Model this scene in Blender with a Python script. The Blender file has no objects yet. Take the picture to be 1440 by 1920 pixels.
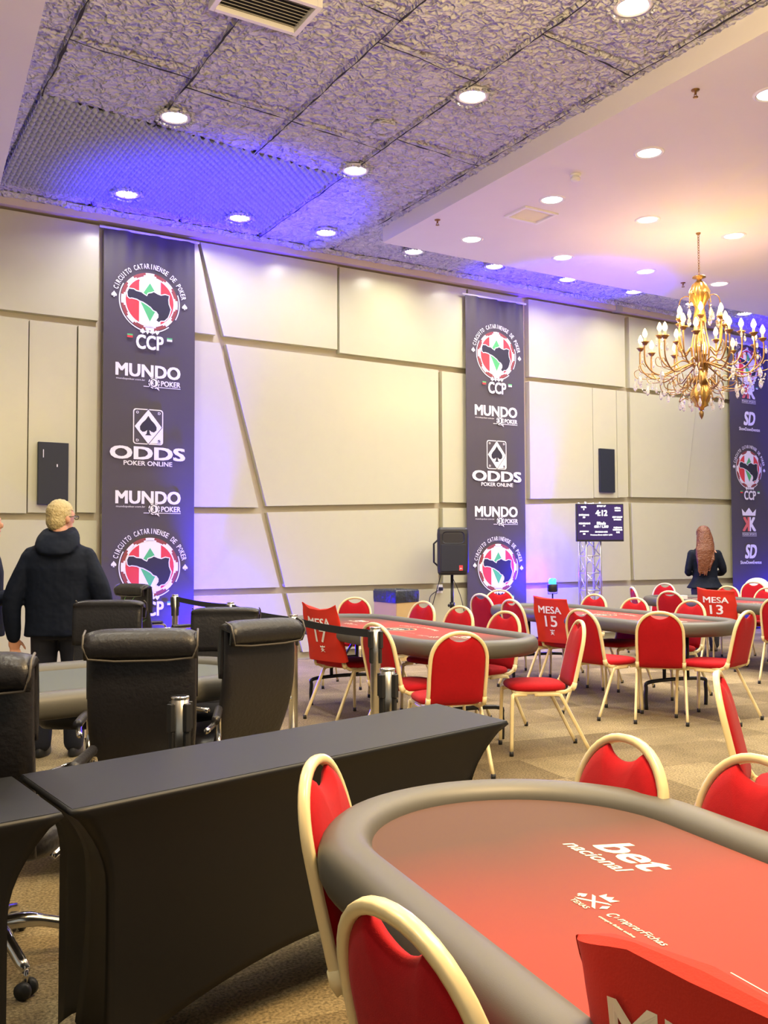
import bpy, bmesh, math, random
from math import sin, cos, pi, radians as R
from mathutils import Vector as V, Matrix, noise
random.seed(7)
S = bpy.context.scene
COL = S.collection

# ------------------------------------------------------------------ camera
cd = bpy.data.cameras.new('camera'); cam = bpy.data.objects.new('camera', cd); COL.objects.link(cam)
cd.sensor_fit = 'HORIZONTAL'; cd.sensor_width = 36; cd.lens = 1765.8/1440*36; cd.clip_start = .05; cd.clip_end = 100
rt = V((0.85794, -0.51373, -0.0039966)); dn = V((0.0176315, 0.0372178, -0.9991517)); fw = V((0.5134468, 0.8571420, 0.0409885))
m3 = Matrix((rt, -dn, -fw)).transposed()
cam.matrix_world = Matrix.Translation((0, 0, 1.40)) @ m3.to_4x4()
S.camera = cam

# ------------------------------------------------------------------ world, exposure
S.view_settings.view_transform = 'Standard'; S.view_settings.look = 'None'; S.view_settings.gamma = 1
S.view_settings.use_curve_mapping = False; S.view_settings.exposure = 0.2
w = bpy.data.worlds.new('hall'); S.world = w; w.use_nodes = True
w.node_tree.nodes['Background'].inputs[0].default_value = (1, .96, .82, 1)
w.node_tree.nodes['Background'].inputs[1].default_value = .30

def lamp(kind, name, loc, energy, col, size=.2, rot=(0, 0, 0), spot=None, blend=1, spread=None):
    l = bpy.data.lights.new(name, kind); l.energy = energy; l.color = col
    if kind == 'AREA': l.shape = 'DISK'; l.size = size
    else: l.shadow_soft_size = size
    if spread: l.spread = spread
    if spot: l.spot_size = spot; l.spot_blend = blend
    o = bpy.data.objects.new(name, l); o.location = loc; o.rotation_euler = rot; COL.objects.link(o); return o

ZS, ZF, D = 5.18, 5.38, 11.09          # soffit height, foam ceiling height, wall plane
NEUT = (1, .94, .77); WARM = (1, .70, .34)
# blue led cans at the foot of the wall, washing wall, banners and ceiling
BLUE = (.018, .0, 1.0)
def blue_wash(x, y, z, e, aim=0.0):
    lamp('SPOT', 'led_beam', (x, y, z), e, BLUE, .05, (R(180-9), aim, 0), R(52), .9)
    lamp('SPOT', 'led_spill', (x, y+.22, z), e*.24, BLUE, .05, (R(180+7), aim, 0), R(44), 1)
    lamp('POINT', 'led_glow', (x, y+.16, z+.1), e*.009, BLUE, .06)
blue_wash(4.02, 10.55, .35, 24000, R(-2))
blue_wash(9.24, 10.62, .92, 16000)
blue_wash(15.05, 10.5, .35, 22000)
# warm chandeliers hanging over the near part of the hall, outside the frame
lamp('POINT', 'near_chandelier_light', (1.9, 1.5, 3.4), 470, WARM, .45)
lamp('POINT', 'near_chandelier_light', (3.6, 3.0, 4.2), 110, WARM, .45)

# ------------------------------------------------------------------ materials
def mat(name, col, rough=.5, metal=0, spec=.5, emit=None, es=0, bump=None, noise_col=None, sheen=0, coat=0):
    m = bpy.data.materials.new(name); m.use_nodes = True; n = m.node_tree.nodes; L = m.node_tree.links
    b = n['Principled BSDF']; b.inputs['Base Color'].default_value = (*col, 1)
    b.inputs['Roughness'].default_value = rough; b.inputs['Metallic'].default_value = metal
    b.inputs['Specular IOR Level'].default_value = spec
    if sheen: b.inputs['Sheen Weight'].default_value = sheen
    if coat: b.inputs['Coat Weight'].default_value = coat
    if emit: b.inputs['Emission Color'].default_value = (*emit, 1); b.inputs['Emission Strength'].default_value = es
    tc = n.new('ShaderNodeTexCoord')
    if noise_col:
        k, sc = noise_col
        t = n.new('ShaderNodeTexNoise'); t.inputs['Scale'].default_value = sc; t.inputs['Detail'].default_value = 4
        L.new(tc.outputs['Object'], t.inputs['Vector'])
        mx = n.new('ShaderNodeMix'); mx.data_type = 'RGBA'
        mx.inputs[6].default_value = (*[c*(1-k) for c in col], 1); mx.inputs[7].default_value = (*[min(1, c*(1+k)) for c in col], 1)
        L.new(t.outputs['Fac'], mx.inputs[0]); L.new(mx.outputs[2], b.inputs['Base Color'])
    if bump:
        kind, sc, st, dist = bump
        t = n.new('ShaderNodeTexVoronoi' if kind == 'v' else 'ShaderNodeTexNoise'); t.inputs['Scale'].default_value = sc
        L.new(tc.outputs['Object'], t.inputs['Vector'])
        if kind == 'c':    # curled chips: warped, stretched cells
            n.remove(t); t = n.new('ShaderNodeTexVoronoi'); t.feature = 'SMOOTH_F1'; t.inputs['Smoothness'].default_value = .25; t.inputs['Scale'].default_value = sc
            nz = n.new('ShaderNodeTexNoise'); nz.inputs['Scale'].default_value = 9; L.new(tc.outputs['Object'], nz.inputs['Vector'])
            va = n.new('ShaderNodeVectorMath'); va.operation = 'MULTIPLY_ADD'; L.new(nz.outputs['Color'], va.inputs[0]); va.inputs[1].default_value = (.22, .22, 0); L.new(tc.outputs['Object'], va.inputs[2]); L.new(va.outputs[0], t.inputs['Vector'])
            kind = 'v'
        bp = n.new('ShaderNodeBump'); bp.inputs['Strength'].default_value = st; bp.inputs['Distance'].default_value = dist
        L.new(t.outputs['Distance' if kind == 'v' else 'Fac'], bp.inputs['Height']); L.new(bp.outputs[0], b.inputs['Normal'])
    return m
M = dict(
 panel=mat('cream_laminate', (.55, .54, .375), .26, spec=.55, noise_col=(.03, 6)),
 wall=mat('wall_backing', (.60, .54, .42), .6),
 plaster=mat('white_plaster', (.80, .78, .76), .8, noise_col=(.03, 2)),
 fascia=mat('beam_paint', (.62, .54, .46), .7, noise_col=(.05, 3)),
 foam=mat('chip_foam', (.66, .68, .76), .95, spec=.2, bump=('c', 19, 1, .055), noise_col=(.10, 9)),
 egg=mat('egg_crate_foam', (.40, .44, .52), .9, spec=.2, noise_col=(.12, 12)),
 gap=mat('seam_dark', (.03, .03, .035), .9),
 cream=mat('cream_enamel', (.84, .71, .40), .28, spec=.6),
 red=mat('red_fabric', (.40, .004, .010), .85, spec=.2, sheen=.05, bump=('n', 500, .25, .002), noise_col=(.12, 60)),
 cover=mat('red_cloth', (.60, .030, .016), .8, spec=.2, sheen=.05, bump=('n', 260, .2, .002), noise_col=(.06, 8)),
 rubber=mat('black_rubber', (.015, .015, .016), .6),
 vinyl=mat('rail_vinyl', (.088, .084, .070), .48, spec=.6, bump=('n', 700, .15, .001)),
 bmetal=mat('black_metal', (.012, .012, .014), .35),
 spandex=mat('black_stretch_cloth', (.004, .004, .005), .5, spec=.4, bump=('n', 900, .2, .001)),
 leather=mat('black_leather', (.014, .013, .016), .40, spec=.5, bump=('n', 55, .35, .006)),
 piping=mat('leather_piping', (.09, .08, .07), .45),
 chrome=mat('chrome', (.75, .74, .72), .16, 1),
 steel=mat('brushed_steel', (.55, .54, .51), .28, 1, noise_col=(.15, 25)),
 belt=mat('black_webbing', (.008, .009, .015), .8),
 plastic=mat('black_plastic', (.018, .018, .02), .45),
 banner=mat('charcoal_banner', (.078, .068, .082), .55, spec=.35, noise_col=(.12, 1.5)),
 ink=mat('white_ink', (.85, .84, .88), .6), inkr=mat('red_ink', (.72, .05, .06), .6), inkd=mat('dark_red_ink', (.30, .06, .06), .6),
 inkg=mat('green_ink', (.09, .50, .16), .6), inkk=mat('black_ink', (.022, .020, .035), .6), inkgold=mat('gold_ink', (.8, .5, .25), .5),
 inkc=mat('cream_ink', (.86, .80, .62), .6), inkpk=mat('faded_red_ink', (.75, .16, .14), .6),
 brass=mat('aged_brass', (.30, .17, .06), .38, .85, noise_col=(.3, 40)),
 gold=mat('gilt_brass', (.60, .36, .10), .3, .9),
 candle=mat('candle_sleeve', (.85, .55, .18), .5, emit=(1, .5, .1), es=.35),
 bulb=mat('lit_bulb', (1, .9, .7), .3, emit=(1, .62, .20), es=16),
 lampface=mat('lit_downlight', (1, 1, 1), .3, emit=(1, .97, .90), es=9),
 ledface=mat('lit_led', (0, .3, 1), .3, emit=(.05, .45, 1), es=3),
 trim=mat('white_trim', (.85, .85, .84), .4), grille=mat('grey_grille', (.42, .42, .40), .5),
 card=mat('cardboard', (.52, .36, .15), .8, noise_col=(.06, 5)), bag=mat('black_bag', (.03, .035, .045), .35, bump=('n', 14, .6, .03)),
 screen=mat('lit_screen', (.01, .008, .02), .2, emit=(.045, .02, .11), es=1), glow=mat('lit_digits', (1, 1, 1), .5, emit=(1, 1, 1), es=1.6),
 alu=mat('aluminium', (.66, .66, .68), .3, .9),
 black=mat('matt_black', (.012, .016, .024), .55),
 coat=mat('navy_jacket', (.003, .0065, .018), .75, spec=.2, bump=('n', 9, .5, .03)), jeans=mat('dark_trousers', (.010, .012, .024), .8),
 blond=mat('blond_hair', (.50, .40, .20), .6, bump=('n', 90, .8, .01), noise_col=(.25, 60)),
 auburn=mat('auburn_hair', (.13, .040, .012), .5, bump=('n', 60, .8, .01), noise_col=(.35, 30)),
 dhair=mat('dark_hair', (.02, .013, .01), .6), skin=mat('skin', (.58, .30, .20), .5),
 shoe=mat('shoe', (.02, .02, .02), .4), patt=mat('patterned_trousers', (.05, .05, .06), .8, noise_col=(.9, 30)),
 glass=None, leaf=mat('leaf', (.10, .30, .06), .5), pot=mat('white_pot', (.8, .8, .78), .4), paper=mat('white_paper', (.85, .85, .85), .6),
)
g = bpy.data.materials.new('crystal'); g.use_nodes = True; b = g.node_tree.nodes['Principled BSDF']
b.inputs['Base Color'].default_value = (.95, .92, .88, 1); b.inputs['Roughness'].default_value = .06; b.inputs['Transmission Weight'].default_value = .75; b.inputs['IOR'].default_value = 1.5
M['glass'] = g
def carpet():
    m = bpy.data.materials.new('carpet_tiles'); m.use_nodes = True; n = m.node_tree.nodes; L = m.node_tree.links; b = n['Principled BSDF']
    b.inputs['Roughness'].default_value = .95; b.inputs['Specular IOR Level'].default_value = .15
    tc = n.new('ShaderNodeTexCoord'); mp = n.new('ShaderNodeMapping'); mp.inputs['Scale'].default_value = (1/.55, 1/.55, 1); mp.inputs['Rotation'].default_value = (0, 0, R(8))
    L.new(tc.outputs['Object'], mp.inputs['Vector'])
    fl = n.new('ShaderNodeVectorMath'); fl.operation = 'FLOOR'; L.new(mp.outputs[0], fl.inputs[0])
    wn = n.new('ShaderNodeTexWhiteNoise'); wn.noise_dimensions = '3D'; L.new(fl.outputs[0], wn.inputs['Vector'])
    cr = n.new('ShaderNodeValToRGB'); cr.color_ramp.elements[0].color = (.155, .115, .060, 1); cr.color_ramp.elements[1].color = (.32, .25, .135, 1)
    L.new(wn.outputs['Value'], cr.inputs[0])
    t = n.new('ShaderNodeTexNoise'); t.inputs['Scale'].default_value = 90; t.inputs['Detail'].default_value = 3; L.new(tc.outputs['Object'], t.inputs['Vector'])
    t2 = n.new('ShaderNodeTexNoise'); t2.inputs['Scale'].default_value = 3; L.new(tc.outputs['Object'], t2.inputs['Vector'])
    r2 = n.new('ShaderNodeMapRange'); r2.inputs[1].default_value = .3; r2.inputs[2].default_value = .7; r2.inputs[3].default_value = .5; r2.inputs[4].default_value = 1.5; L.new(t.outputs['Fac'], r2.inputs[0])
    r3 = n.new('ShaderNodeMapRange'); r3.inputs[1].default_value = .3; r3.inputs[2].default_value = .7; r3.inputs[3].default_value = .85; r3.inputs[4].default_value = 1.15; L.new(t2.outputs['Fac'], r3.inputs[0])
    mu = n.new('ShaderNodeMath'); mu.operation = 'MULTIPLY'; L.new(r2.outputs[0], mu.inputs[0]); L.new(r3.outputs[0], mu.inputs[1])
    mx = n.new('ShaderNodeVectorMath'); mx.operation = 'SCALE'; L.new(cr.outputs[0], mx.inputs[0]); L.new(mu.outputs[0], mx.inputs['Scale'])
    L.new(mx.outputs[0], b.inputs['Base Color'])
    bp = n.new('ShaderNodeBump'); bp.inputs['Strength'].default_value = .6; bp.inputs['Distance'].default_value = .01; L.new(t.outputs['Fac'], bp.inputs['Height']); L.new(bp.outputs[0], b.inputs['Normal'])
    return m
M['carpet'] = carpet()
def felt(dark, mid, a, bb):
    m = bpy.data.materials.new('printed_felt'); m.use_nodes = True; n = m.node_tree.nodes; L = m.node_tree.links; b = n['Principled BSDF']
    b.inputs['Roughness'].default_value = .8; b.inputs['Sheen Weight'].default_value = .05
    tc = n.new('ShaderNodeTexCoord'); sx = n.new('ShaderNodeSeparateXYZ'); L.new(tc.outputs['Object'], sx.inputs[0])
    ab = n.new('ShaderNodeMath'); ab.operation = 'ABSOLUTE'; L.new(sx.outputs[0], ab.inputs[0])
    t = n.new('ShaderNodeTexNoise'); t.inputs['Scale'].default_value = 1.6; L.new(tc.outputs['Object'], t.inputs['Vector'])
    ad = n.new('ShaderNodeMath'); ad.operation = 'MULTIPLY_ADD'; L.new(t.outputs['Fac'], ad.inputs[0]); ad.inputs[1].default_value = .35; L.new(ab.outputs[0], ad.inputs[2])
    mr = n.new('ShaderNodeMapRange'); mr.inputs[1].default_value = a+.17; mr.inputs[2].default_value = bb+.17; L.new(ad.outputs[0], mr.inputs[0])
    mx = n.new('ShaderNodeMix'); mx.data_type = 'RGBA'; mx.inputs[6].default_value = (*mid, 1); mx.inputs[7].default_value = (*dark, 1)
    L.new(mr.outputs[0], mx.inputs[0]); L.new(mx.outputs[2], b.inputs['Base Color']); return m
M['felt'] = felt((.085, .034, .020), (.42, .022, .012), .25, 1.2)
M['gfelt'] = felt((.085, .10, .10), (.085, .10, .10), .2, 1)

# ------------------------------------------------------------------ geometry builder
class G:
    def __init__(s): s.v = []; s.f = []; s.mi = []; s.sm = []; s.mats = []
    def m(s, name):
        if name not in s.mats: s.mats.append(name)
        return s.mats.index(name)
    def add(s, vs, fs, mt, smooth=True):
        k = len(s.v); s.v += [tuple(p) for p in vs]; i = s.m(mt)
        for f in fs: s.f.append(tuple(a+k for a in f)); s.mi.append(i); s.sm.append(smooth)
        return s
    def box(s, c, d, mt, rz=0, rx=0):
        mm = Matrix.Translation(c) @ Matrix.Rotation(rz, 4, 'Z') @ Matrix.Rotation(rx, 4, 'X')
        vs = [mm @ V((x*d[0]/2, y*d[1]/2, z*d[2]/2)) for x in (-1, 1) for y in (-1, 1) for z in (-1, 1)]
        return s.add(vs, [(0, 1, 3, 2), (4, 6, 7, 5), (0, 4, 5, 1), (2, 3, 7, 6), (0, 2, 6, 4), (1, 5, 7, 3)], mt, False)
    def loft(s, rings, mt, caps=True, closed=False, smooth=True):
        n = len(rings[0]); vs = [p for r in rings for p in r]; fs = []; m = len(rings)
        for i in range(m if closed else m-1):
            a = i*n; b = ((i+1) % m)*n
            for j in range(n): k = (j+1) % n; fs.append((a+j, a+k, b+k, b+j))
        if caps and not closed: fs.append(tuple(range(n))[::-1]); fs.append(tuple((m-1)*n+j for j in range(n)))
        return s.add(vs, fs, mt, smooth)
    def tube(s, path, r, mt, n=8, closed=False, hint=(0, 0, 1), sq=False, rb=None):
        P = [V(p) for p in path]; m = len(P); rings = []; nrm = None
        for i, p in enumerate(P):
            a = P[i-1] if (i or closed) else P[0]; b = P[(i+1) % m] if (i < m-1 or closed) else P[-1]
            t = (b-a).normalized()
            if nrm is None:
                h = V(hint); nrm = h - t*h.dot(t)
                if nrm.length < 1e-3: h = V((1, 0, .01)); nrm = h - t*h.dot(t)
            else: nrm = nrm - t*nrm.dot(t)
            nrm.normalize(); bi = t.cross(nrm); ra = r[i] if isinstance(r, (list, tuple)) else r; rbb = rb if rb else ra; ring = []
            for k in range(n):
                q = 2*pi*(k+.5)/n; c, d = cos(q), sin(q)
                if sq: e = .55; c = math.copysign(abs(c)**e, c); d = math.copysign(abs(d)**e, d)
                ring.append(p + nrm*c*ra + bi*d*rbb)
            rings.append(ring)
        return s.loft(rings, mt, True, closed)
    def lathe(s, prof, mt, c=(0, 0, 0), n=20, mod=None):
        rings = [[(c[0]+r*(1+(mod(k/n) if mod else 0))*cos(2*pi*k/n), c[1]+r*(1+(mod(k/n) if mod else 0))*sin(2*pi*k/n), c[2]+z) for k in range(n)] for r, z in prof]
        return s.loft(rings, mt)
    def ell(s, c, r, mt, n=12, mm=None):
        rings = []
        for i in range(n//2+1):
            a = -pi/2+pi*i/(n//2); q = max(.02, cos(a))
            rings.append([V((r[0]*q*cos(2*pi*k/n), r[1]*q*sin(2*pi*k/n), r[2]*sin(a))) for k in range(n)])
        rings = [[(mm @ p if mm else p)+V(c) for p in rg] for rg in rings]
        return s.loft(rings, mt)
    def prism(s, poly, y0, y1, mt, side=None):   # polygon in x,z extruded along y
        n = len(poly); vs = [(x, y0, z) for x, z in poly]+[(x, y1, z) for x, z in poly]
        s.add(vs, [tuple(range(n)), tuple(range(n, 2*n))[::-1]], mt, False)
        s.add(vs, [(i, (i+1) % n, n+(i+1) % n, n+i) for i in range(n)], side or mt, False); return s
    def grid(s, fn, nu, nv, mt, flip=False):
        vs = [fn(i/nu, j/nv) for j in range(nv+1) for i in range(nu+1)]; w = nu+1
        fs = [(j*w+i, j*w+i+1, (j+1)*w+i+1, (j+1)*w+i) for j in range(nv) for i in range(nu)]
        return s.add(vs, [f[::-1] for f in fs] if flip else fs, mt)
    def mesh(s, name):
        me = bpy.data.meshes.new(name); me.from_pydata(s.v, [], s.f)
        for k in s.mats: me.materials.append(M[k])
        me.polygons.foreach_set('material_index', s.mi); me.polygons.foreach_set('use_smooth', s.sm); me.update()
        return me
    def obj(s, name, parent=None, bev=0, fixn=True, solid=0, sub=0):
        me = s.mesh(name)
        if fixn:
            bm = bmesh.new(); bm.from_mesh(me); bmesh.ops.recalc_face_normals(bm, faces=bm.faces); bm.to_mesh(me); bm.free()
        o = bpy.data.objects.new(name, me); COL.objects.link(o)
        if parent: o.parent = parent
        if solid: q = o.modifiers.new('s', 'SOLIDIFY'); q.thickness = solid; q.offset = 0
        if bev: q = o.modifiers.new('b', 'BEVEL'); q.width = bev; q.segments = 2; q.limit_method = 'ANGLE'
        if sub: q = o.modifiers.new('u', 'SUBSURF'); q.levels = sub; q.render_levels = sub
        return o
def tag(o, label, cat, group=None):
    o['label'] = label; o['category'] = cat
    if group: o['group'] = group
    return o
def thing(name, label, cat, loc=(0, 0, 0), rz=0, group=None):
    o = bpy.data.objects.new(name, None); COL.objects.link(o); o.empty_display_size = .1
    o.location = loc; o.rotation_euler = (0, 0, rz); return tag(o, label, cat, group)
def struct(o): o['kind'] = 'structure'; return o
def copy_tree(o, parent=None):
    c = o.copy(); COL.objects.link(c); c.parent = parent
    for ch in list(o.children): copy_tree(ch, c)
    return c
def place(o, loc, rz, label, group=None):
    o.location = loc; o.rotation_euler = (0, 0, rz); o['label'] = label
    if group: o['group'] = group
    return o
def spline(pts, n=6, closed=False):
    P = [V(p) for p in pts]; out = []; m = len(P)
    for i in range(m if closed else m-1):
        p0 = P[(i-1) % m] if (i or closed) else P[0]; p1 = P[i]; p2 = P[(i+1) % m]; p3 = P[(i+2) % m] if (i+2 < m or closed) else P[-1]
        for k in range(n):
            t = k/n; out.append(.5*((2*p1)+(p2-p0)*t+(2*p0-5*p1+4*p2-p3)*t*t+(3*p1-p0-3*p2+p3)*t**3))
    if not closed: out.append(P[-1])
    return out

# ---- lettering: flat outlines of the built-in font, cached as (verts, faces)
_tx = {}
def glyphs(s, bold=0.0, sp=1.0):
    k = (s, bold, sp)
    if k in _tx: return _tx[k]
    c = bpy.data.curves.new('t', 'FONT'); c.body = s; c.size = 1;  c.resolution_u = 3; c.fill_mode = 'FRONT'; c.space_character = sp
    o = bpy.data.objects.new('t', c); COL.objects.link(o); bpy.context.view_layer.update()
    me = bpy.data.meshes.new_from_object(o.evaluated_get(bpy.context.evaluated_depsgraph_get()))
    vs = [(v.co.x, v.co.y) for v in me.vertices]; fs = [tuple(p.vertices) for p in me.polygons]
    bpy.data.objects.remove(o); bpy.data.curves.remove(c); bpy.data.meshes.remove(me)
    if bold <= 0: vs = [(x, y, 0) for x, y in vs]
    if bold > 0:
        n = len(vs); d = bold*.75; v0, f0 = vs, fs; vs, fs = [], []
        for i, (dx, dy) in enumerate(((-d, -d*.6), (d, -d*.6), (d, d*.6), (-d, d*.6), (0, 0))): vs += [(x+dx, y+dy, i) for x, y in v0]; fs += [tuple(a+i*n for a in f) for f in f0]
    _tx[k] = (vs, fs); return _tx[k]
class Flat(G):
    """flat artwork: 2-D shapes mapped by self.map(x, y, layer)"""
    def __init__(s, mp): super().__init__(); s.mp = mp; s.k = 0
    def poly(s, pts, mt, k=None):
        if k is None: s.k += 1; k = s.k
        return s.add([s.mp(x, y, k) for x, y in pts], [tuple(range(len(pts)))], mt, False)
    def ring(s, cx, cy, r0, r1, mt, a0=0, a1=360, n=40, k=None, sx=1):
        if k is None: s.k += 1; k = s.k
        vs = []
        for i in range(n+1):
            a = R(a0+(a1-a0)*i/n); vs += [s.mp(cx+r0*cos(a)*sx, cy+r0*sin(a), k), s.mp(cx+r1*cos(a)*sx, cy+r1*sin(a), k)]
        return s.add(vs, [(2*i, 2*i+1, 2*i+3, 2*i+2) for i in range(n)], mt, False)
    def disc(s, cx, cy, r, mt, k=None, n=40): return s.poly([(cx+r*cos(2*pi*i/n), cy+r*sin(2*pi*i/n)) for i in range(n)], mt, k)
    def text(s, t, cx, cy, w, h, mt='ink', bold=.02, shear=0, rot=0, sp=1.0, k=None):
        vs, fs = glyphs(t, bold, sp)
        if not vs: return s
        if k is None: s.k += 1; k = s.k
        x0 = min(v[0] for v in vs); x1 = max(v[0] for v in vs); y0 = min(v[1] for v in vs); y1 = max(v[1] for v in vs)
        sx = w/(x1-x0) if w else h/(y1-y0); sy = h/(y1-y0) if h else sx; ca, sa = cos(rot), sin(rot); out = []
        for x, y, j in vs:
            X = (x-(x0+x1)/2)*sx; Y = (y-(y0+y1)/2)*sy; X += shear*Y; out.append(s.mp(cx+X*ca-Y*sa, cy+X*sa+Y*ca, k+.17*j))
        return s.add(out, fs, mt, False)
    def arc(s, t, cx, cy, r, h, a0, a1, mt='ink', bold=.03):
        n = len(t); s.k += 1; k = s.k
        for i, ch in enumerate(t):
            if ch == ' ': continue
            a = R(a0+(a1-a0)*(i+.5)/n); arcw = abs(R(a1-a0))*r/n
            vs, fs = glyphs(ch, bold); x0 = min(v[0] for v in vs); x1 = max(v[0] for v in vs); wd = (x1-x0)*h/.73
            s.text(ch, cx+r*cos(a), cy+r*sin(a), min(wd, arcw*.82) if ch != 'I' else wd*.8, h, mt, bold, rot=a-pi/2, k=k)
        return s
    def spade(s, cx, cy, r, mt, k=None, flip=1):
        p = [(0, 1), (.25, .62), (.62, .25), (.8, -.05), (.78, -.35), (.55, -.55), (.3, -.5), (.1, -.35), (.16, -.7), (.32, -.85), (-.32, -.85), (-.16, -.7), (-.1, -.35), (-.3, -.5), (-.55, -.55), (-.78, -.35), (-.8, -.05), (-.62, .25), (-.25, .62)]
        return s.poly([(cx+x*r, cy+y*r*flip) for x, y in p], mt, k)
    def heart(s, cx, cy, r, mt): return s.poly([(cx+x*r, cy+y*r) for x, y in [(0, -1), (.75, -.1), (.85, .35), (.6, .7), (.25, .7), (0, .4), (-.25, .7), (-.6, .7), (-.85, .35), (-.75, -.1)]], mt)
    def diamond(s, cx, cy, r, mt): return s.poly([(cx, cy+r), (cx+.62*r, cy), (cx, cy-r), (cx-.62*r, cy)], mt)
    def club(s, cx, cy, r, mt):
        s.k += 1; k = s.k
        for dx, dy in ((0, .45), (-.45, -.15), (.45, -.15)): s.disc(cx+dx*r, cy+dy*r, .42*r, mt, k, 14)
        return s.poly([(cx-.1*r, cy), (cx+.1*r, cy), (cx+.3*r, cy-.85*r), (cx-.3*r, cy-.85*r)], mt, k)

# ================================================================== SETTING
def slab(name, pts, z0, z1, mt, side=None):
    n = len(pts); b = G(); vs = [(x, y, z0) for x, y in pts]+[(x, y, z1) for x, y in pts]
    b.add(vs, [tuple(range(n))[::-1], tuple(range(n, 2*n))], mt, False)
    b.add(vs, [(i, (i+1) % n, n+(i+1) % n, n+i) for i in range(n)], side or mt, False)
    return struct(b.obj(name))
struct(G().box((6, 3.5, -.05), (30, 19, .1), 'carpet').obj('floor'))
struct(G().box((6, D+.1, 2.9), (30, .2, 5.8), 'wall').obj('wall_back'))
# raised laminate panels on the back wall, each bevelled, in wall coordinates x, z
def wp(i, pts, d=.10):
    b = G().prism(pts, D-d, D+.01, 'panel'); o = struct(b.obj('trim_%d' % i, bev=.006)); return o
PAN = [
 [(.3, 5.20), (2.73, 5.20), (2.73, 4.08), (.3, 4.08)],
 [(.3, 4.00), (1.96, 4.00), (1.96, 1.83), (.3, 1.83)],
 [(1.975, 4.00), (2.49, 4.00), (2.49, 1.84), (1.975, 1.84)],
 [(2.505, 4.00), (2.72, 4.00), (2.72, 1.85), (2.505, 1.85)],
 [(.3, 1.75), (2.73, 1.76), (2.73, .95), (.3, .95)],
 [(.3, .87), (2.73, .87), (2.73, .10), (.3, .10)],
 [(2.80, 5.20), (3.92, 5.20), (4.17, 4.08), (2.80, 4.08)],
 [(3.96, 5.21), (5.87, 5.21), (5.87, 4.08), (4.27, 4.08)],
 [(5.905, 5.20), (7.99, 5.20), (7.99, 4.03), (5.905, 4.04)],
 [(2.80, 3.98), (4.22, 3.98), (4.74, 1.95), (2.80, 1.93)],
 [(4.30, 3.98), (7.49, 3.96), (7.49, 2.07), (4.85, 1.97)],
 [(7.555, 3.95), (8.95, 3.94), (8.95, 2.09), (7.555, 2.08)],
 [(2.80, 1.84), (4.77, 1.87), (5.03, .94), (2.80, .94)],
 [(4.86, 1.89), (7.47, 1.99), (7.47, .94), (5.11, .94)],
 [(7.555, 2.00), (8.95, 2.03), (8.95, .94), (7.555, .94)],
 [(5.13, .86), (8.95, .86), (8.95, .10), (5.36, .10)],
 [(2.80, .86), (5.06, .86), (5.28, .10), (2.80, .10)],
 [(9.15, 5.20), (11.15, 5.20), (11.15, 4.03), (9.15, 4.02)],
 [(8.03, 5.20), (9.02, 5.20), (9.02, 4.02), (8.03, 4.02)],
 [(9.15, 3.95), (10.425, 3.96), (10.425, 2.21), (9.15, 2.17)],
 [(10.435, 3.96), (10.94, 3.96), (10.94, 2.23), (10.435, 2.22)],
 [(10.95, 3.96), (11.18, 3.96), (11.18, 2.25), (10.95, 2.235)],
 [(11.25, 5.19), (14.75, 5.19), (14.75, 4.03), (11.25, 4.03)],
 [(11.25, 3.96), (12.83, 3.96), (12.53, 2.27), (11.25, 2.25)],
 [(12.845, 3.96), (14.75, 3.96), (14.75, 2.27), (12.545, 2.27)],
 [(11.25, 2.16), (14.75, 2.18), (14.75, .90), (11.29, .91)],
 [(9.05, 2.08), (11.18, 2.17), (11.21, .91), (9.05, .91)],
 [(9.05, .82), (11.23, .82), (11.23, .10), (9.05, .10)],
 [(11.30, .82), (14.75, .80), (14.75, .10), (11.30, .10)],
 [(14.85, 5.19), (18.5, 5.19), (18.5, 4.03), (14.85, 4.03)],
 [(14.85, 3.95), (18.5, 3.95), (18.5, .10), (14.85, .10)],
]
for i, p in enumerate(PAN): wp(i+1, p, .10 if i not in (2, 24, 18) else .088)
struct(G().box((6, D-.012, .045), (29, .03, .09), 'panel').obj('baseboard_back'))
# painted beam strip between the panels and the foam ceiling
struct(G().box((6, D-.08, (5.235+ZF)/2), (29, .20, ZF-5.235), 'fascia').obj('trim_40'))
G().box((10.95, D-.15, 5.27), (.13, .10, .10), 'grille').obj('junction_box')
tag(bpy.data.objects['junction_box'], 'small grey junction box on the beam above the right wall panels', 'box')

# --- ceilings
SX, SY = 5.87, 9.80
seams_x = (1.58, 2.60, 3.65, 4.68, 5.74)
cross = {0: (7.33, 5.0), 1: (7.60, 5.7), 2: (7.72, 6.15), 3: (7.55, 5.42), 4: (6.70, 5.5)}
def strip(x):
    for i, s in enumerate(seams_x):
        if x < s: return i-1
    return 4
def foam_h(x, y):
    q = V((x*15, y*15, 0)); q += noise.noise_vector(q*.6)*.7
    d = noise.voronoi(q)[0]; h = .030*min(1, (d[1]-d[0])*1.3)+.008*noise.noise(V((x*1.3, y*1.3, 3)))
    w = .02*noise.noise(V((y*3, x*3, 0)))
    for s in seams_x:
        if abs(x-s+w*.6) < .013: h = -.05
    for yy in cross.get(strip(x), cross[0] if x < 3 else ()):
        if abs(y-yy+w*1.2) < .013: h = -.05
    return h
def in_patch(x, y): return 1.6 < x < 4.62 and 10.60 > y > 8.40+(x-1.6)*.09
fb = G()
nx, ny = 230, 330; x0, x1, y0, y1 = .2, 5.95, 3.2, 10.93
def fpt(u, v):
    x = x0+(x1-x0)*u; y = y0+(y1-y0)*v; h = foam_h(x, y)
    if in_patch(x, y): h = -.025
    return (x, y, ZF-h)
fb.grid(fpt, nx, ny, 'foam', True)
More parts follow.
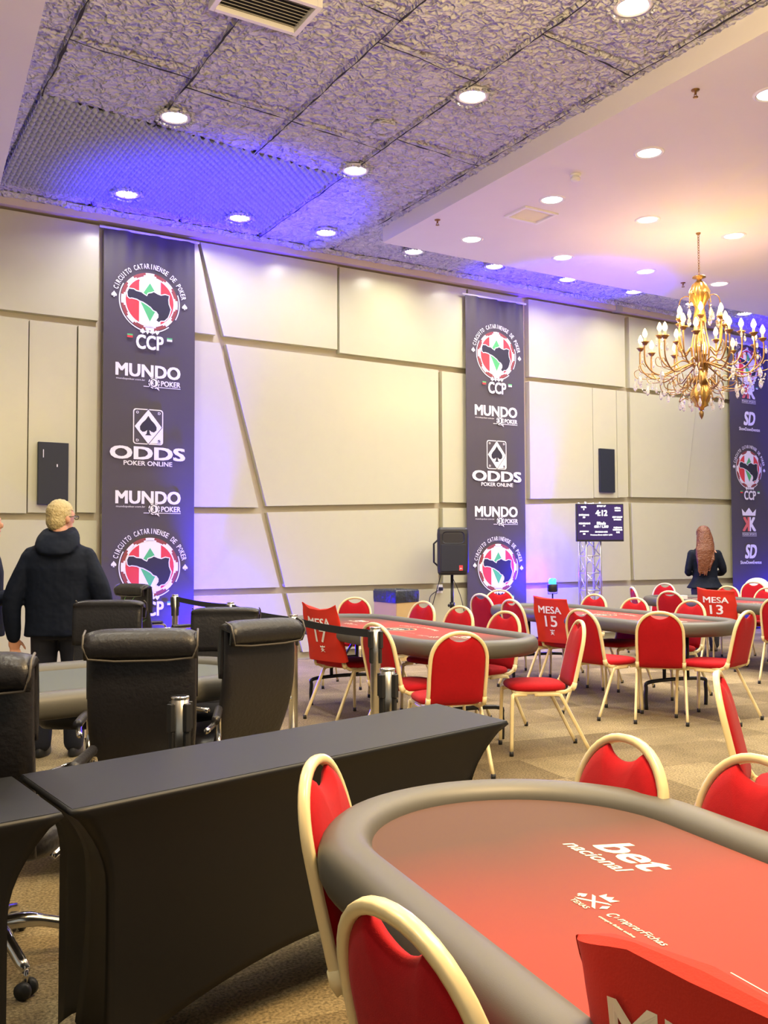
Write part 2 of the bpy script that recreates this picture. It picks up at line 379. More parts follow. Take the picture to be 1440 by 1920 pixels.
fb.grid(lambda u, v: (5.95+12*u, 9.7+1.23*v, ZF-foam_h(5.95+12*u, 9.7+1.23*v)), 420, 44, 'foam', True)
# seam darkness is put in by dark joint strips just under the foam
# ragged lip of foam along the beam
def lip(u, v):
    x = .2+17.7*u; r = .03*noise.noise(V((x*2.2, 0, 1)))+.022*noise.noise(V((x*14, v*9, 5)))
    a = v*pi; return (x, 10.90-.035*cos(a)-r*.6, ZF-.01-.055*sin(a)*(1+6*r)-abs(r)*.8)
fb.grid(lip, 900, 6, 'foam')
def seam(a, b_, sd_):
    A, B = V(a), V(b_); n_ = int((B-A).length/.06)+2; t_ = (B-A).normalized(); q = V((-t_.y, t_.x, 0)); L1, L2 = [], []
    for i in range(n_):
        p = A.lerp(B, i/(n_-1)); o = q*(.016*noise.noise(p*3+V((0, 0, sd_)))+.007*noise.noise(p*17)); w2 = max(.0008, .0065+.011*noise.noise(p*6+V((3, 0, sd_)))); z = V((0, 0, ZF-.036))
        L1.append(p+o+q*w2+z); L2.append(p+o-q*w2+z)
    fb.add(L1+L2, [(i, i+1, n_+i+1, n_+i) for i in range(n_-1)], 'gap', False)
for i, x in enumerate(seams_x):
    seam((x, 3.3, 0), (x, 8.38+max(0, x-1.6)*.09 if x < 4.6 else (10.9 if x < 5 else 9.7), 0), i)
for i, ys in cross.items():
    for y in ys:
        if y > 3.3 and i < 4: seam((seams_x[i], y, 0), (seams_x[i+1], y+.12, 0), 9+i)
struct(fb.obj('ceiling', fixn=False))
eb = G(); p_ = .098
def ept(u, v):
    x = 1.58+3.06*u; ya = 8.38+(x-1.6)*.09; y = ya+(10.63-ya)*v
    q = abs(sin(pi*(x+y)/p_)*sin(pi*(x-y)/p_))**.8; return (x, y, ZF+.012-.055*q)
eb.grid(ept, 300, 220, 'egg', True); struct(eb.obj('ceiling', fixn=False))
# white dropped ceiling with the chandelier, foam runs around it
slab('ceiling', [(SX, -6), (18, -6), (18, SY), (SX, SY)], ZS, ZF+.05, 'plaster')
slab('ceiling', [(-8, -6), (-1.2, -6), (1.30, 6.8), (1.57, 10.5), (1.57, 10.95), (-8, 10.95)], ZF-.10, ZF+.05, 'plaster')
slab('ceiling', [(-8, -6), (18, -6), (18, 11.2), (-8, 11.2)], ZF+.10, ZF+.2, 'plaster')
b = G()
for k in range(5): b.tube([(8.35+.02*k, 6.0-.05*k, ZS-.001), (8.39+.05*k, 6.03-.03*k, ZS-.003)], .012, 'trim', 6)
# --- recessed downlights
def downlight(rag=False):
    t = thing('downlight', '', 'ceiling light')
    r = .115
    G().lathe([(r, .02), (r+.028, .02), (r+.030, 0), (r+.004, -.012), (r, .0)], 'trim', n=28).obj('trim_ring', t)
    G().lathe([(.001, .0), (r*.96, .0), (r*.99, .012), (.001, .015)], 'lampface', n=28).obj('diffuser', t, fixn=True)
    if rag:
        f = G(); random.seed(3)
        for k in range(26):
            a = 2*pi*k/26+random.random()*.1; q = r+.035+random.random()*.025
            f.ell((q*cos(a), q*sin(a), -.012-.01*random.random()), (.022, .016, .014), 'foam', 6)
        f.obj('ragged_foam_edge', t)
    return t
dl0 = downlight(); dl1 = downlight(True); used0 = used1 = False
SOF = [(6.72, 4.93, 'set in the dropped white ceiling at the right picture edge'), (6.72, 6.27, 'nearest of the dropped ceiling, up beyond the smoke detector'), (6.72, 7.66, 'just beyond the square vent of the dropped ceiling, camera side'), (6.74, 9.15, 'at the near left corner of the dropped ceiling'),
 (8.08, 7.58, 'in front of the chandelier chain, directly over its left'), (8.18, 9.13, 'behind the square vent, second of the row nearest the wall'), (9.40, 7.45, 'right of the chandelier chain near its top'), (9.57, 9.03, 'left of the chandelier chain in the row nearest the wall'), (10.93, 8.93, 'right behind the chandelier crown')]
for x, y, l in SOF:
    o = copy_tree(dl0); place(o, (x, y, ZS), 0, 'downlight '+l, 'downlights in the dropped ceiling'); lamp('AREA', 'downlight_light', (x, y, ZS-.03), 26, NEUT, .2, spread=R(150))
FO = [(2.70, 8.18, 'in the pale foam ceiling beside the egg crate patch, upper left'), (4.80, 6.49, 'in the foam ceiling under the small cross seams, nearest and largest right of centre'), (2.84, 10.24, 'in the egg crate foam above the large left banner'), (4.70, 8.40, 'at the right tip of the egg crate foam patch'),
 (4.20, 10.31, 'in the blue lit foam right of the large left banner'), (5.32, 10.25, 'in the foam just left of the round ceiling speaker'), (6.66, 10.33, 'in the foam strip at the corner of the dropped ceiling'), (7.98, 10.31, 'in the foam strip above the middle banner, its left'), (9.29, 10.27, 'in the blue lit foam strip right of the middle banner'),
 (10.62, 10.26, 'in the foam strip over the glossy wall panel'), (11.95, 10.28, 'in the foam strip seen behind the chandelier crown'), (13.22, 10.30, 'in the blue foam strip left of the third banner'), (5.0, 4.80, 'in the foam ceiling at the top picture edge')]
for x, y, l in FO:
    o = copy_tree(dl1); place(o, (x, y, ZF-.035), 0, 'downlight '+l, 'downlights in the foam ceiling'); lamp('AREA', 'downlight_light', (x, y, ZF-.07), 19, NEUT, .2, spread=R(150))
for o in (dl0, dl1):
    for ch in list(o.children): bpy.data.objects.remove(ch)
    bpy.data.objects.remove(o)
# the same downlights go on over the rest of the hall, out of the frame
for x, y in ((8.1, 4.9), (8.1, 6.27), (9.5, 3.4), (9.5, 6.0), (11, 5.5), (11, 7.4), (6.7, 2.2), (4.8, 2.2), (3, 4.2), (2.6, 6.2), (.5, 4.3), (-.6, 2.0), (3, 0), (.2, 8.3), (.2, 10.1), (13, 6), (8, 1)):
    lamp('AREA', 'hall_downlight', (x, y, 5.1), 34, NEUT, .3, spread=R(150))
# --- ceiling fittings
def vent(label, loc, w, d, n, group=None, deep=.03):
    t = thing('air_vent', label, 'vent', loc)
    b = G()
    for sx in (-1, 1): b.box((sx*(w/2+.02), 0, 0), (.04, d+.08, deep), 'trim'); b.box((0, sx*(d/2+.02), 0), (w, .04, deep), 'trim')
    b.obj('frame', t, bev=.004)
    b = G()
    for i in range(n): b.box((0, -d/2+d*(i+.5)/n, .005), (w, d/n*.62, .004), 'trim' if n > 20 else 'grille', rx=R(35))
    b.obj('louvres', t); G().box((0, 0, .02), (w, d, .004), 'gap' if n < 20 else 'grille').obj('backing', t); return t
vent('white slatted air vent hanging in the foam ceiling at the top picture edge', (2.68, 6.10, ZF-.06), .62, .36, 9, deep=.06)
vent('square grey air vent in the dropped white ceiling', (6.82, 8.13, ZS-.005), .40, .30, 24)
t = thing('smoke_detector', 'white smoke detector on the dropped ceiling', 'smoke detector', (6.47, 7.02, ZS))
G().lathe([(.001, 0), (.055, 0), (.055, -.012), (.04, -.02), (.001, -.02)], 'trim').obj('base', t)
G().lathe([(.036, -.02), (.036, -.035), (.05, -.04), (.046, -.06), (.02, -.07), (.001, -.07)], 'trim').obj('sensor_head', t)
for i, (x, y, l) in enumerate(((6.12, 5.20, 'brass sprinkler head in the dropped ceiling near the top right'), (6.0, 8.80, 'tiny sprinkler head at the left end of the dropped ceiling'), (10.44, 9.15, 'tiny sprinkler head behind the chandelier'))):
    t = thing('sprinkler', l, 'sprinkler', (x, y, ZS), 0, 'sprinkler heads in the dropped ceiling')
    G().lathe([(.001, 0), (.035, 0), (.03, -.008), (.010, -.01), (.010, -.04), (.001, -.04)], 'brass', n=12).obj('body', t)
    G().lathe([(.001, -.06), (.022, -.06), (.022, -.063), (.001, -.063)], 'brass', n=12).tube([(-.014, 0, -.04), (-.016, 0, -.055), (0, 0, -.062), (.016, 0, -.055), (.014, 0, -.04)], .003, 'brass', 6).obj('deflector', t)
for x, y, l in ((5.45, 10.72, 'round flush ceiling speaker in the foam close to the beam'), (4.45, 7.40, 'round foam covered ceiling speaker in the middle of the foam ceiling')):
    t = thing('ceiling_speaker', l, 'ceiling speaker', (x, y, ZF-.03))
    G().lathe([(.10, .02), (.12, .02), (.12, -.012), (.10, -.012)], 'foam', n=24).obj('rim', t); G().lathe([(.001, 0), (.10, 0), (.10, .012), (.001, .012)], 'foam', n=24).obj('grille', t)

# ================================================================== BANNERS
SC = [(712, 545), (709, 520), (718, 500), (745, 500), (760, 508), (790, 512), (805, 522), (822, 530), (830, 514), (850, 508), (862, 501), (885, 511), (905, 516), (930, 508), (952, 512), (948, 535), (950, 560), (962, 590), (955, 615), (945, 640), (925, 660), (905, 662), (892, 672), (878, 663), (890, 645), (890, 628), (878, 612), (860, 606), (845, 590), (825, 578), (800, 565), (780, 560), (765, 553), (735, 549), (722, 552)]
def emblem(f, cx, cy, r, ccp=True):
    X = lambda x, y: (cx+x*r, cy+y*r)
    f.disc(cx, cy, r*.96, 'inkd'); f.ring(cx, cy, r*.985, r*1.02, 'ink', 150, 310)
    f.ring(cx, cy, r*.985, r*1.02, 'ink', 330, 380)
    f.k += 1; k = f.k
    for i in range(8):
        a = 90+i*45; f.ring(cx, cy, r*.80, r*.95, 'ink', a-9, a+9, 5, k); f.ring(cx, cy, r*.80, r*.88, 'ink', a-14, a+14, 6, k)
    f.disc(cx, cy, r*.84, 'ink'); f.disc(cx, cy, r*.80, 'inkr')
    ys = .80*cos(math.asin(.36/.80))
    c1 = [(.80*cos(a), .80*sin(a)) for a in [math.acos(.36/.8)+(pi-2*math.acos(.36/.8))*i/8 for i in range(9)]]
    f.poly([X(x, y) for x, y in c1+[(x, -y) for x, y in c1[::-1]]], 'ink')
    f.poly([X(0, .62), X(.36, .05), X(.0, -.66), X(-.36, .05)], 'inkg')
    pts = [((x-840)/175, (560-y)/175) for x, y in SC]; mx = sum(p[0] for p in pts)/len(pts); my = sum(p[1] for p in pts)/len(pts)
    out = []
    for i, (x, y) in enumerate(pts):
        a, bq = pts[i-1], pts[(i+1) % len(pts)]; tx, ty = bq[0]-a[0], bq[1]-a[1]; l = math.hypot(tx, ty) or 1
        out.append(X(x-ty/l*.035*-1*-1, y+tx/l*.035))
    f.poly(out, 'ink'); f.poly([X(x, y) for x, y in pts], 'inkk')
    f.arc('CIRCUITO CATARINENSE DE POKER', cx, cy, r*1.17, r*.17, 166, 10)
    f.spade(cx-r*1.18, cy+r*.10, r*.11, 'ink'); f.spade(cx+r*1.18, cy-r*.03, r*.11, 'ink')
    y = cy-r*1.0
    f.club(cx-.24*r, y-.0*r, .10*r, 'ink'); f.diamond(cx-.08*r, y, .10*r, 'ink'); f.spade(cx+.08*r, y, .10*r, 'ink'); f.heart(cx+.24*r, y, .09*r, 'ink')
    if ccp:
        f.text('CCP', cx, cy-r*1.36, r*.92, r*.48, 'ink', .045)
        for s in (-1, 1):
            f.poly([(cx+s*r*.66-.09*r, cy-r*1.14), (cx+s*r*.66+.09*r, cy-r*1.14), (cx+s*r*.66+.09*r, cy-r*1.26), (cx+s*r*.66-.09*r, cy-r*1.26)], 'inkr' if s < 0 else 'ink')
            f.poly([(cx+s*r*.66-.09*r, cy-r*1.14), (cx+s*r*.66+.09*r, cy-r*1.14), (cx+s*r*.66+.09*r, cy-r*1.19), (cx+s*r*.66-.09*r, cy-r*1.19)], 'inkg')
def mundo(f, cx, cy):
    f.text('MUNDO', cx, cy+.06, .78, .155, 'ink', .05); f.text('mundopoker.com.br', cx-.21, cy-.052, .34, .028, 'ink', .0)
    f.text('POKER', cx+.27, cy-.075, .24, .065, 'ink', .04); f.poly([(cx-.06, cy-.118), (cx+.39, cy-.118), (cx+.39, cy-.126), (cx-.06, cy-.126)], 'ink')
    f.disc(cx+.065, cy-.075, .072, 'inkk'); f.ring(cx+.065, cy-.075, .056, .068, 'ink'); f.disc(cx+.065, cy-.075, .048, 'ink'); f.k += 1; k = f.k
    for i in range(8): f.ring(cx+.065, cy-.075, .054, .07, 'inkk', i*45-6, i*45+6, 3, k)
    f.text('3', cx+.06, cy-.075, .038, .062, 'inkk', .05); f.poly([(cx+.09, cy-.135), (cx+.13, cy-.165), (cx+.115, cy-.12)], 'ink')
def rrect(cx, cy, w, h, r, n=5):
    o = []
    for sx, sy, a in ((1, 1, 0), (-1, 1, 90), (-1, -1, 180), (1, -1, 270)):
        for i in range(n+1): q = R(a+90*i/n); o.append((cx+sx*(w/2-r)+r*cos(q), cy+sy*(h/2-r)+r*sin(q)))
    return o
def odds(f, cx, cy):   # cy = centre of the card
    f.poly(rrect(cx, cy, .36, .42, .035), 'ink'); f.poly(rrect(cx, cy, .335, .395, .028), 'banner')
    f.poly([(cx+.0, cy-.197), (cx+.167, cy), (cx+.167, cy-.19)], 'ink')
    f.poly([(cx, cy+.215), (cx+.172, cy), (cx, cy-.215), (cx-.172, cy)], 'banner'); f.poly([(cx, cy+.203), (cx+.162, cy), (cx, cy-.203), (cx-.162, cy)], 'ink')
    f.spade(cx, cy+.005, .125, 'inkk')
    for sx, sy, c in ((-1, 1, 'O'), (1, 1, 'D'), (-1, -1, 'D'), (1, -1, 'S')): f.text(c, cx+sx*.13, cy+sy*.165, .032, .03, 'ink' if (sx, sy) != (1, -1) else 'inkk', .05)
    f.text('ODDS', cx, cy-.315, .90, .155, 'ink', .05); f.text('POKER ONLINE', cx, cy-.435, .58, .055, 'ink', .03)
def kk(f, cx, cy):
    f.poly([(cx-.17, cy+.15), (cx-.19, cy+.27), (cx-.10, cy+.20), (cx, cy+.29), (cx+.10, cy+.20), (cx+.19, cy+.27), (cx+.17, cy+.15)], 'ink')
    vs, fs = glyphs('K', .06); f.text('K', cx+.085, cy, .19, .25, 'ink', .06)
    f.k += 1; k = f.k; x0 = min(v[0] for v in vs); x1 = max(v[0] for v in vs); y0 = min(v[1] for v in vs); y1 = max(v[1] for v in vs)
    f.add([f.mp(cx-.085-((x-(x0+x1)/2)/(x1-x0)*.19), cy+(y-(y0+y1)/2)/(y1-y0)*.25, k+.17*j) for x, y, j in vs], fs, 'inkpk', False)
    for yy in (-.15, -.205): f.poly([(cx-.19, cy+yy), (cx+.19, cy+yy), (cx+.19, cy+yy-.006), (cx-.19, cy+yy-.006)], 'ink')
    f.text('POKER SPORTS', cx, cy-.18, .37, .026, 'ink', .02)
def sd(f, cx, cy):
    f.text('SD', cx, cy, .30, .25, 'ink', .06, shear=.18); f.text('ShowDownEventos', cx-.01, cy-.19, .56, .06, 'ink', .04)
BY = D-.17
def banner(label, xa, xb, zt, zb, items, seed):
    t = thing('banner', label, 'banner', ((xa+xb)/2, BY, zb)); H_ = zt-zb; W_ = xb-xa
    def wave(u, v):
        k = max(0, (v-.88)/.12)**1.2
        return .016*k*(sin(u*19+seed)+.6*sin(u*37+2*seed))+.0015*sin(u*5+v*4)
    f = G(); f.grid(lambda u, v: ((u-.5)*W_, wave(u, v), v*H_), 90, 90, 'banner'); o = f.obj('cloth', t, fixn=False)
    G().tube([(-W_/2-.05, 0, H_+.012), (W_/2+.05, 0, H_+.012)], .014, 'trim').obj('hanging_rod', t)
    for nm, fn, cx, cz in items:
        def mp(x, y, k): return (x, wave(x/W_+.5, y/H_)-.0045-.0009*k, y)
        a = Flat(mp); fn(a, cx-(xa+xb)/2, cz-zb); a.obj(nm, t, fixn=False)
    return t
em = lambda r: (lambda f, x, y: emblem(f, x, y, r))
banner('large charcoal banner with poker club emblem, leftmost on the wall', 2.77, 3.87, 5.16, .03,
       [('club_emblem', em(.36), 3.31, 4.36), ('lettering', mundo, 3.30, 3.47), ('sponsor_logo', odds, 3.30, 2.87), ('lettering', mundo, 3.31, 1.975), ('club_emblem', em(.36), 3.33, 1.22)], 1)
banner('charcoal banner in the middle of the wall beside the black loudspeaker', 7.92, 8.99, 5.08, .03,
       [('club_emblem', em(.36), 8.47, 4.26), ('lettering', mundo, 8.46, 3.37), ('sponsor_logo', odds, 8.46, 2.79), ('lettering', mundo, 8.45, 1.90), ('club_emblem', em(.36), 8.47, 1.15)], 2.2)
banner('charcoal banner at the right picture edge with crowned double K logo', 13.58, 14.63, 5.02, .03,
       [('club_emblem', em(.33), 14.07, 4.66), ('crowned_logo', kk, 14.08, 4.19), ('event_logo', sd, 14.10, 3.71), ('club_emblem', em(.34), 14.05, 2.81), ('crowned_logo', kk, 14.03, 1.84), ('event_logo', sd, 14.07, 1.36)], 3.4)
# narrow black panels mounted on the wall
for x0_, x1_, z0_, z1_, l in ((2.07, 2.40, 1.93, 2.63, 'flat black wall box left of the large banner'), (10.54, 10.85, 2.31, 3.0, 'flat black wall box above the tournament screen')):
    t = thing('wall_box', l, 'wall box', ((x0_+x1_)/2, D-.10, z0_)); G().box((0, -.02, (z1_-z0_)/2), (x1_-x0_, .05, z1_-z0_), 'black').obj('cover', t, bev=.004)
    if x0_ < 5: G().box((-.11, -.048, .57), (.008, .006, .09), 'ink').box((.04, -.048, .44), (.012, .006, .03), 'ink').obj('scratch', t)

# ================================================================== RED BANQUET CHAIR (faces +y, origin on the floor under the seat)
LEAN = R(13); CL, SL = cos(LEAN), sin(LEAN)
def bk(u, v, d=0):  # point on the back plane: u across, v up the back, d forward
    return V((u, -.225 - v*SL + d*CL, .455 + v*CL + d*SL))
AW, AV, AT = .182, .262, .452     # half width, start of the arch, top of the arch
def arch(a, ins=0):  # a 0..pi from right to left
    e = .92; c, s_ = cos(a), sin(a)
    return (math.copysign(abs(c)**e, c)*(AW-ins), AV+abs(s_)**e*(AT-AV-ins))
def make_chair():
    t = thing('banquet_chair', 'red chair', 'chair')
    # back frame: an arch with sleeves, elbows run forward under the seat
    path = [V((AW, -.10, .425)), V((AW, -.165, .428)), V((AW, -.205, .446)), bk(AW, .03)]
    path += [bk(AW, .1), bk(AW+.002, .18)]+[bk(*arch(pi*i/20)) for i in range(21)]+[bk(-AW-.002, .18), bk(-AW, .1)]
    path += [bk(-AW, .03), V((-AW, -.205, .446)), V((-AW, -.165, .428)), V((-AW, -.10, .425))]
    b = G().tube(path, .0115, 'cream', 10, hint=(1, 0, 0), sq=True, rb=.0135)
    for s in (-1, 1): b.tube([bk(s*AW, .035), bk(s*AW, .005), V((s*AW, -.212, .444))], .0145, 'cream', 10, hint=(1, 0, 0), sq=True, rb=.0165)
    b.obj('back_frame', t)
    # padded back with the hand hole above it
    out = []; n = 9
    for i in range(n+1): out.append((AW-.010, -.0+.26*i/n))
    a1 = R(66)
    for i in range(1, 13): out.append(arch(a1*i/12, .010))
    xa, va = arch(a1, .010)
    for i in range(1, 12): q = i/12; out.append((xa*(1-2*q), va-.034*sin(pi*q)**.75))
    out += [(-x, v) for x, v in [arch(a1*i/12, .010) for i in range(12, 0, -1)]]
    for i in range(n, -1, -1): out.append((-AW+.010, .26*i/n))
    for i in range(1, 6): out.append((-AW+.010+2*(AW-.010)*i/6, -.006*sin(pi*i/6)))
    b = G(); cv = .2
    prof = [(0, -.020), (.45, -.021), (.8, -.018), (.93, -.011), (.985, -.004), (1, 0), (.99, .006), (.94, .016), (.8, .024), (.45, .028), (0, .028)]
    b.loft([[bk(u*max(k, .01), cv+(v-cv)*max(k, .01), h) for u, v in out] for k, h in prof], 'red', False); b.obj('backrest', t)
    # seat
    def se(k, z): return [V((.208*k*math.copysign(abs(cos(q))**.55, cos(q)), .01+.205*k*math.copysign(abs(sin(q))**.6, sin(q)), z)) for q in [2*pi*i/36 for i in range(36)]]
    G().loft([se(.02, .434), se(.93, .434), se(.98, .441), se(1, .452), se(.985, .466), se(.93, .477), se(.8, .484), se(.5, .488), se(.02, .489)], 'red').obj('seat', t)
    b = G()
    for s in (-1, 1): b.tube([(s*.178, -.17, .424), (s*.178, .18, .424)], .0105, 'cream', 8, sq=True)
    b.tube([(-.178, .12, .428), (.178, .12, .428)], .009, 'cream', 8); b.tube([(-.178, -.12, .428), (.178, -.12, .428)], .009, 'cream', 8); b.obj('seat_frame', t)
    for s in (-1, 1):
        fp = [(s*.176, .10, .412), (s*.180, .165, .412), (s*.184, .192, .404), (s*.188, .204, .380), (s*.197, .215, .012)]
        rp = [(s*.184, .05, .412), (s*.186, -.10, .412), (s*.188, -.128, .404), (s*.190, -.145, .380), (s*.200, -.335, .012)]
        for pth in (fp, rp):
            l = G().tube(spline(pth, 4), .0105, 'cream', 10, hint=(1, 0, 0), sq=True, rb=.0125).obj('leg', t)
            e = V(pth[-1]); G().tube([e+V((0, 0, .02)), e+V((0, 0, -.012))], .0145, 'rubber', 10).obj('rubber_foot', l)
    return t
chair0 = make_chair()
def chair_at(ax, ay, h, label, group=None):
    """ax, ay: point under the top of the backrest; h: heading in degrees the chair faces"""
    o = copy_tree(chair0); r = R(h-90); off = .327
    return place(o, (ax-off*sin(r), ay+off*cos(r), 0), r, label, group)
G17, G15, G13, GF = 'red chairs around table 17', 'red chairs around table 15', 'red chairs around table 13', 'red chairs at the near table'
CH = {}
for k, x, y, h, l, g_ in (
 ('K1', 3.55, 6.95, 12, 'red chair under the tilted MESA cloth crossed by the black belt', G17),
 ('K2', 3.28, 5.62, 6, 'red chair half hidden behind the tall chrome post', G17),
 ('K3', 3.37, 4.72, 72, 'red chair seen squarely from behind just beyond the black desk', G17),
 ('F1', 4.93, 8.84, 226, 'red chair left of the cardboard bin behind table 17', G17),
 ('F2', 5.09, 7.74, 190, 'red chair right of the cardboard bin behind table 17', G17),
 ('F3', 4.93, 6.90, 190, 'red chair below the loudspeaker behind table 17', G17),
 ('F4', 4.82, 6.11, 188, 'red chair at the far right corner of table 17, lower back showing under rail', G17),
 ('s0', 4.63, 5.03, 153, 'red chair standing free on the carpet, facing left, legs all visible', G17),
 ('L1', 6.50, 8.72, 8, 'tall showing red chair directly below the middle banner, left one', G15),
 ('L2', 7.35, 9.45, 232, 'red chair below the middle banner overlapping the CCP letters', G15),
 ('L3', 6.01, 7.55, 0, 'red chair tucked in at the left end of table 15', G15),
 ('C15', 6.15, 7.10, 8, 'red chair under the MESA cloth in the middle of the picture', G15),
 ('n2', 5.49, 5.97, 5, 'red chair right of the MESA 15 cloth, seen from behind at an angle', G15),
 ('n3', 5.79, 5.37, 42, 'red chair seen squarely from behind in the middle of table 15', G15),
 ('s1', 6.46, 5.05, 104, 'red chair at the right end of table 15 seen from its side', G15),
 ('f1', 7.50, 7.90, 187, 'red chair behind table 15 in front of the truss stand', G15),
 ('f2', 7.27, 7.06, 186, 'red chair behind table 15 beside the edge on chair', G15),
 ('f3', 7.34, 6.39, 182, 'red chair behind table 15 left of the MESA 13 cloth', G15),
 ('sd', 9.35, 9.15, -32, 'red chair seen edge on at the left of table 13', G13),
 ('q1', 8.77, 7.98, 12, 'red chair with its back to us at the left of table 13', G13),
 ('q2', 10.76, 9.86, 192, 'red chair behind table 13 left of the standing woman', G13),
 ('C13', 8.93, 7.42, 24, 'red chair under the MESA cloth below the standing woman', G13),
 ('q3', 8.50, 6.28, 22, 'red chair cut by the right picture edge, its back to us', G13),
 ('q4', 10.62, 8.62, 190, 'red chair just right of the MESA 13 cloth, behind table 13', G13),
 ('q5', 12.35, 9.55, 215, 'red chair standing in front of the right banner in the violet light', G13),
 ('q6', 10.62, 7.98, 195, 'red chair behind table 13 at the right picture edge', G13),
 ('M', 3.15, 2.62, -55, 'red chair seen edge on in the carpet aisle at the right', None),
 ('g1', 1.86, 1.84, 172, 'red chair behind the far rail of the near table', GF),
 ('g2', 1.95, 1.49, 172, 'red chair cut by the right picture edge behind the near table', GF),
 ('g3', 1.03, 2.05, -42, 'red chair between black desk and rounded end of the near table', GF),
 ('g4', .693, 1.14, 2, 'large red chair in the foreground, nearest the lower picture edge', GF),
 ('g5', .862, .735, -4, 'red chair under the big red cloth at the lower right', GF)):
    CH[k] = chair_at(x, y, h, l, g_)
# second chair back by the right banner, blown-out light painted as white
ch_kill = [chair0]
def kill(o):
    for c in list(o.children): kill(c)
    bpy.data.objects.remove(o)
kill(chair0)
b = G(); b.tube([bk(AW, .0)]+[bk(*arch(pi*i/20)) for i in range(21)]+[bk(-AW, .0)], .02, 'trim', 8, hint=(1, 0, 0)); o = b.loft([[bk(x*s, .2+(v-.2)*s, h) for x, v in [(AW*.95, 0)]+[arch(pi*i/16, .01) for i in range(17)]+[(-AW*.95, 0)]] for s, h in ((.02, 0), (1, 0), (.99, .02), (.02, .02))], 'trim').obj('white_lit_chair_back')
o.parent = CH['q5']; o.location = (-.05, -.035, .045); o['label'] = 'second chair back painted white as if brightly lit'

# ------------------------------------------------------------------ table number cloths pulled over chair backs
def cloth_cover(key, num, seed, peak=(.02, .02), drop=.02, wide=.232):
    ch = CH[key]; t = thing('chair_cloth', 'bright red cloth with %s hanging over a chair back' % ('white letters MESA, right foreground' if num is None else 'the words MESA %s' % num), 'chair cover', ch.location, ch.rotation_euler.z, 'red table number cloths')
    def pt(a, v):  # a 0..1 around, v up
        q = 2*pi*a; e = .35; c, s_ = cos(q), sin(q)
        W_ = wide+.006*sin(v*9+seed)-.016*v; T = .036*(1-.55*v**3)
        u = W_*math.copysign(abs(c)**e, c); d = T*math.copysign(abs(s_)**.8, s_)
        wr = .009*noise.noise(V((u*7, v*5, seed*3.1)))+.006*sin(u*34+v*7+seed)*(v**2)
        top = .0
        if v > .55: k = (v-.55)/.45; top = (peak[0] if u > 0 else peak[1])*k*(abs(u)/wide)**2 - drop*k*(1-(abs(u)/wide)**2)*.6
        return bk(u, .045+.435*v+top, d+(wr if s_ < 0 else -wr)-.004)
    b = G(); rings = [[pt(i/48, j/16) for i in range(48)] for j in range(17)]
    b.loft(rings, 'cover', False)
    last = rings[-1]; mid = [(last[i]+last[(48-i) % 48])/2+V((0, 0, .004)) for i in range(48)]; b.loft([last, mid], 'cover', False)
    b.obj('cloth', t)
    def mp(x, y, k): 
        v = (y-.045)/.435; u = x/wide; T = .036*(1-.55*v**3); wr = .009*noise.noise(V((x*7, v*5, seed*3.1)))+.006*sin(x*34+v*7+seed)*(v**2)
        top = 0
        if v > .55: kk_ = (v-.55)/.45; top = (peak[0] if x > 0 else peak[1])*kk_*(abs(x)/wide)**2-drop*kk_*(1-(abs(x)/wide)**2)*.6
        return bk(x, y+top, -T+wr-.004-.004-.0003*k)
    f = Flat(mp)
    big = num is None
    f.text('MESA', .0, .385 if big else .375, .29, .07, 'inkc' if big else 'ink', .03)
    f.text(num or '1', .0, .262, .15 if num else .04, .11, 'inkc' if big else 'ink', .02)
    f.poly([(-.028, .165), (-.03, .18), (-.012, .172), (0, .182), (.012, .172), (.03, .18), (.028, .165)], 'ink')
    f.text('R', 0, .145, .03, .03, 'ink', .03); f.text('X', 0, .138, .055, .024, 'ink', .0)
    f.obj('lettering', t, fixn=False); return t
cloth_cover('K1', '17', 1, (.05, .06), .01)
cloth_cover('C15', '15', 2, (.0, .03), .0)
cloth_cover('C13', '13', 3, (.0, .04), .0)
cloth_cover('g5', None, 4, (.01, -.045), -.01, .245)

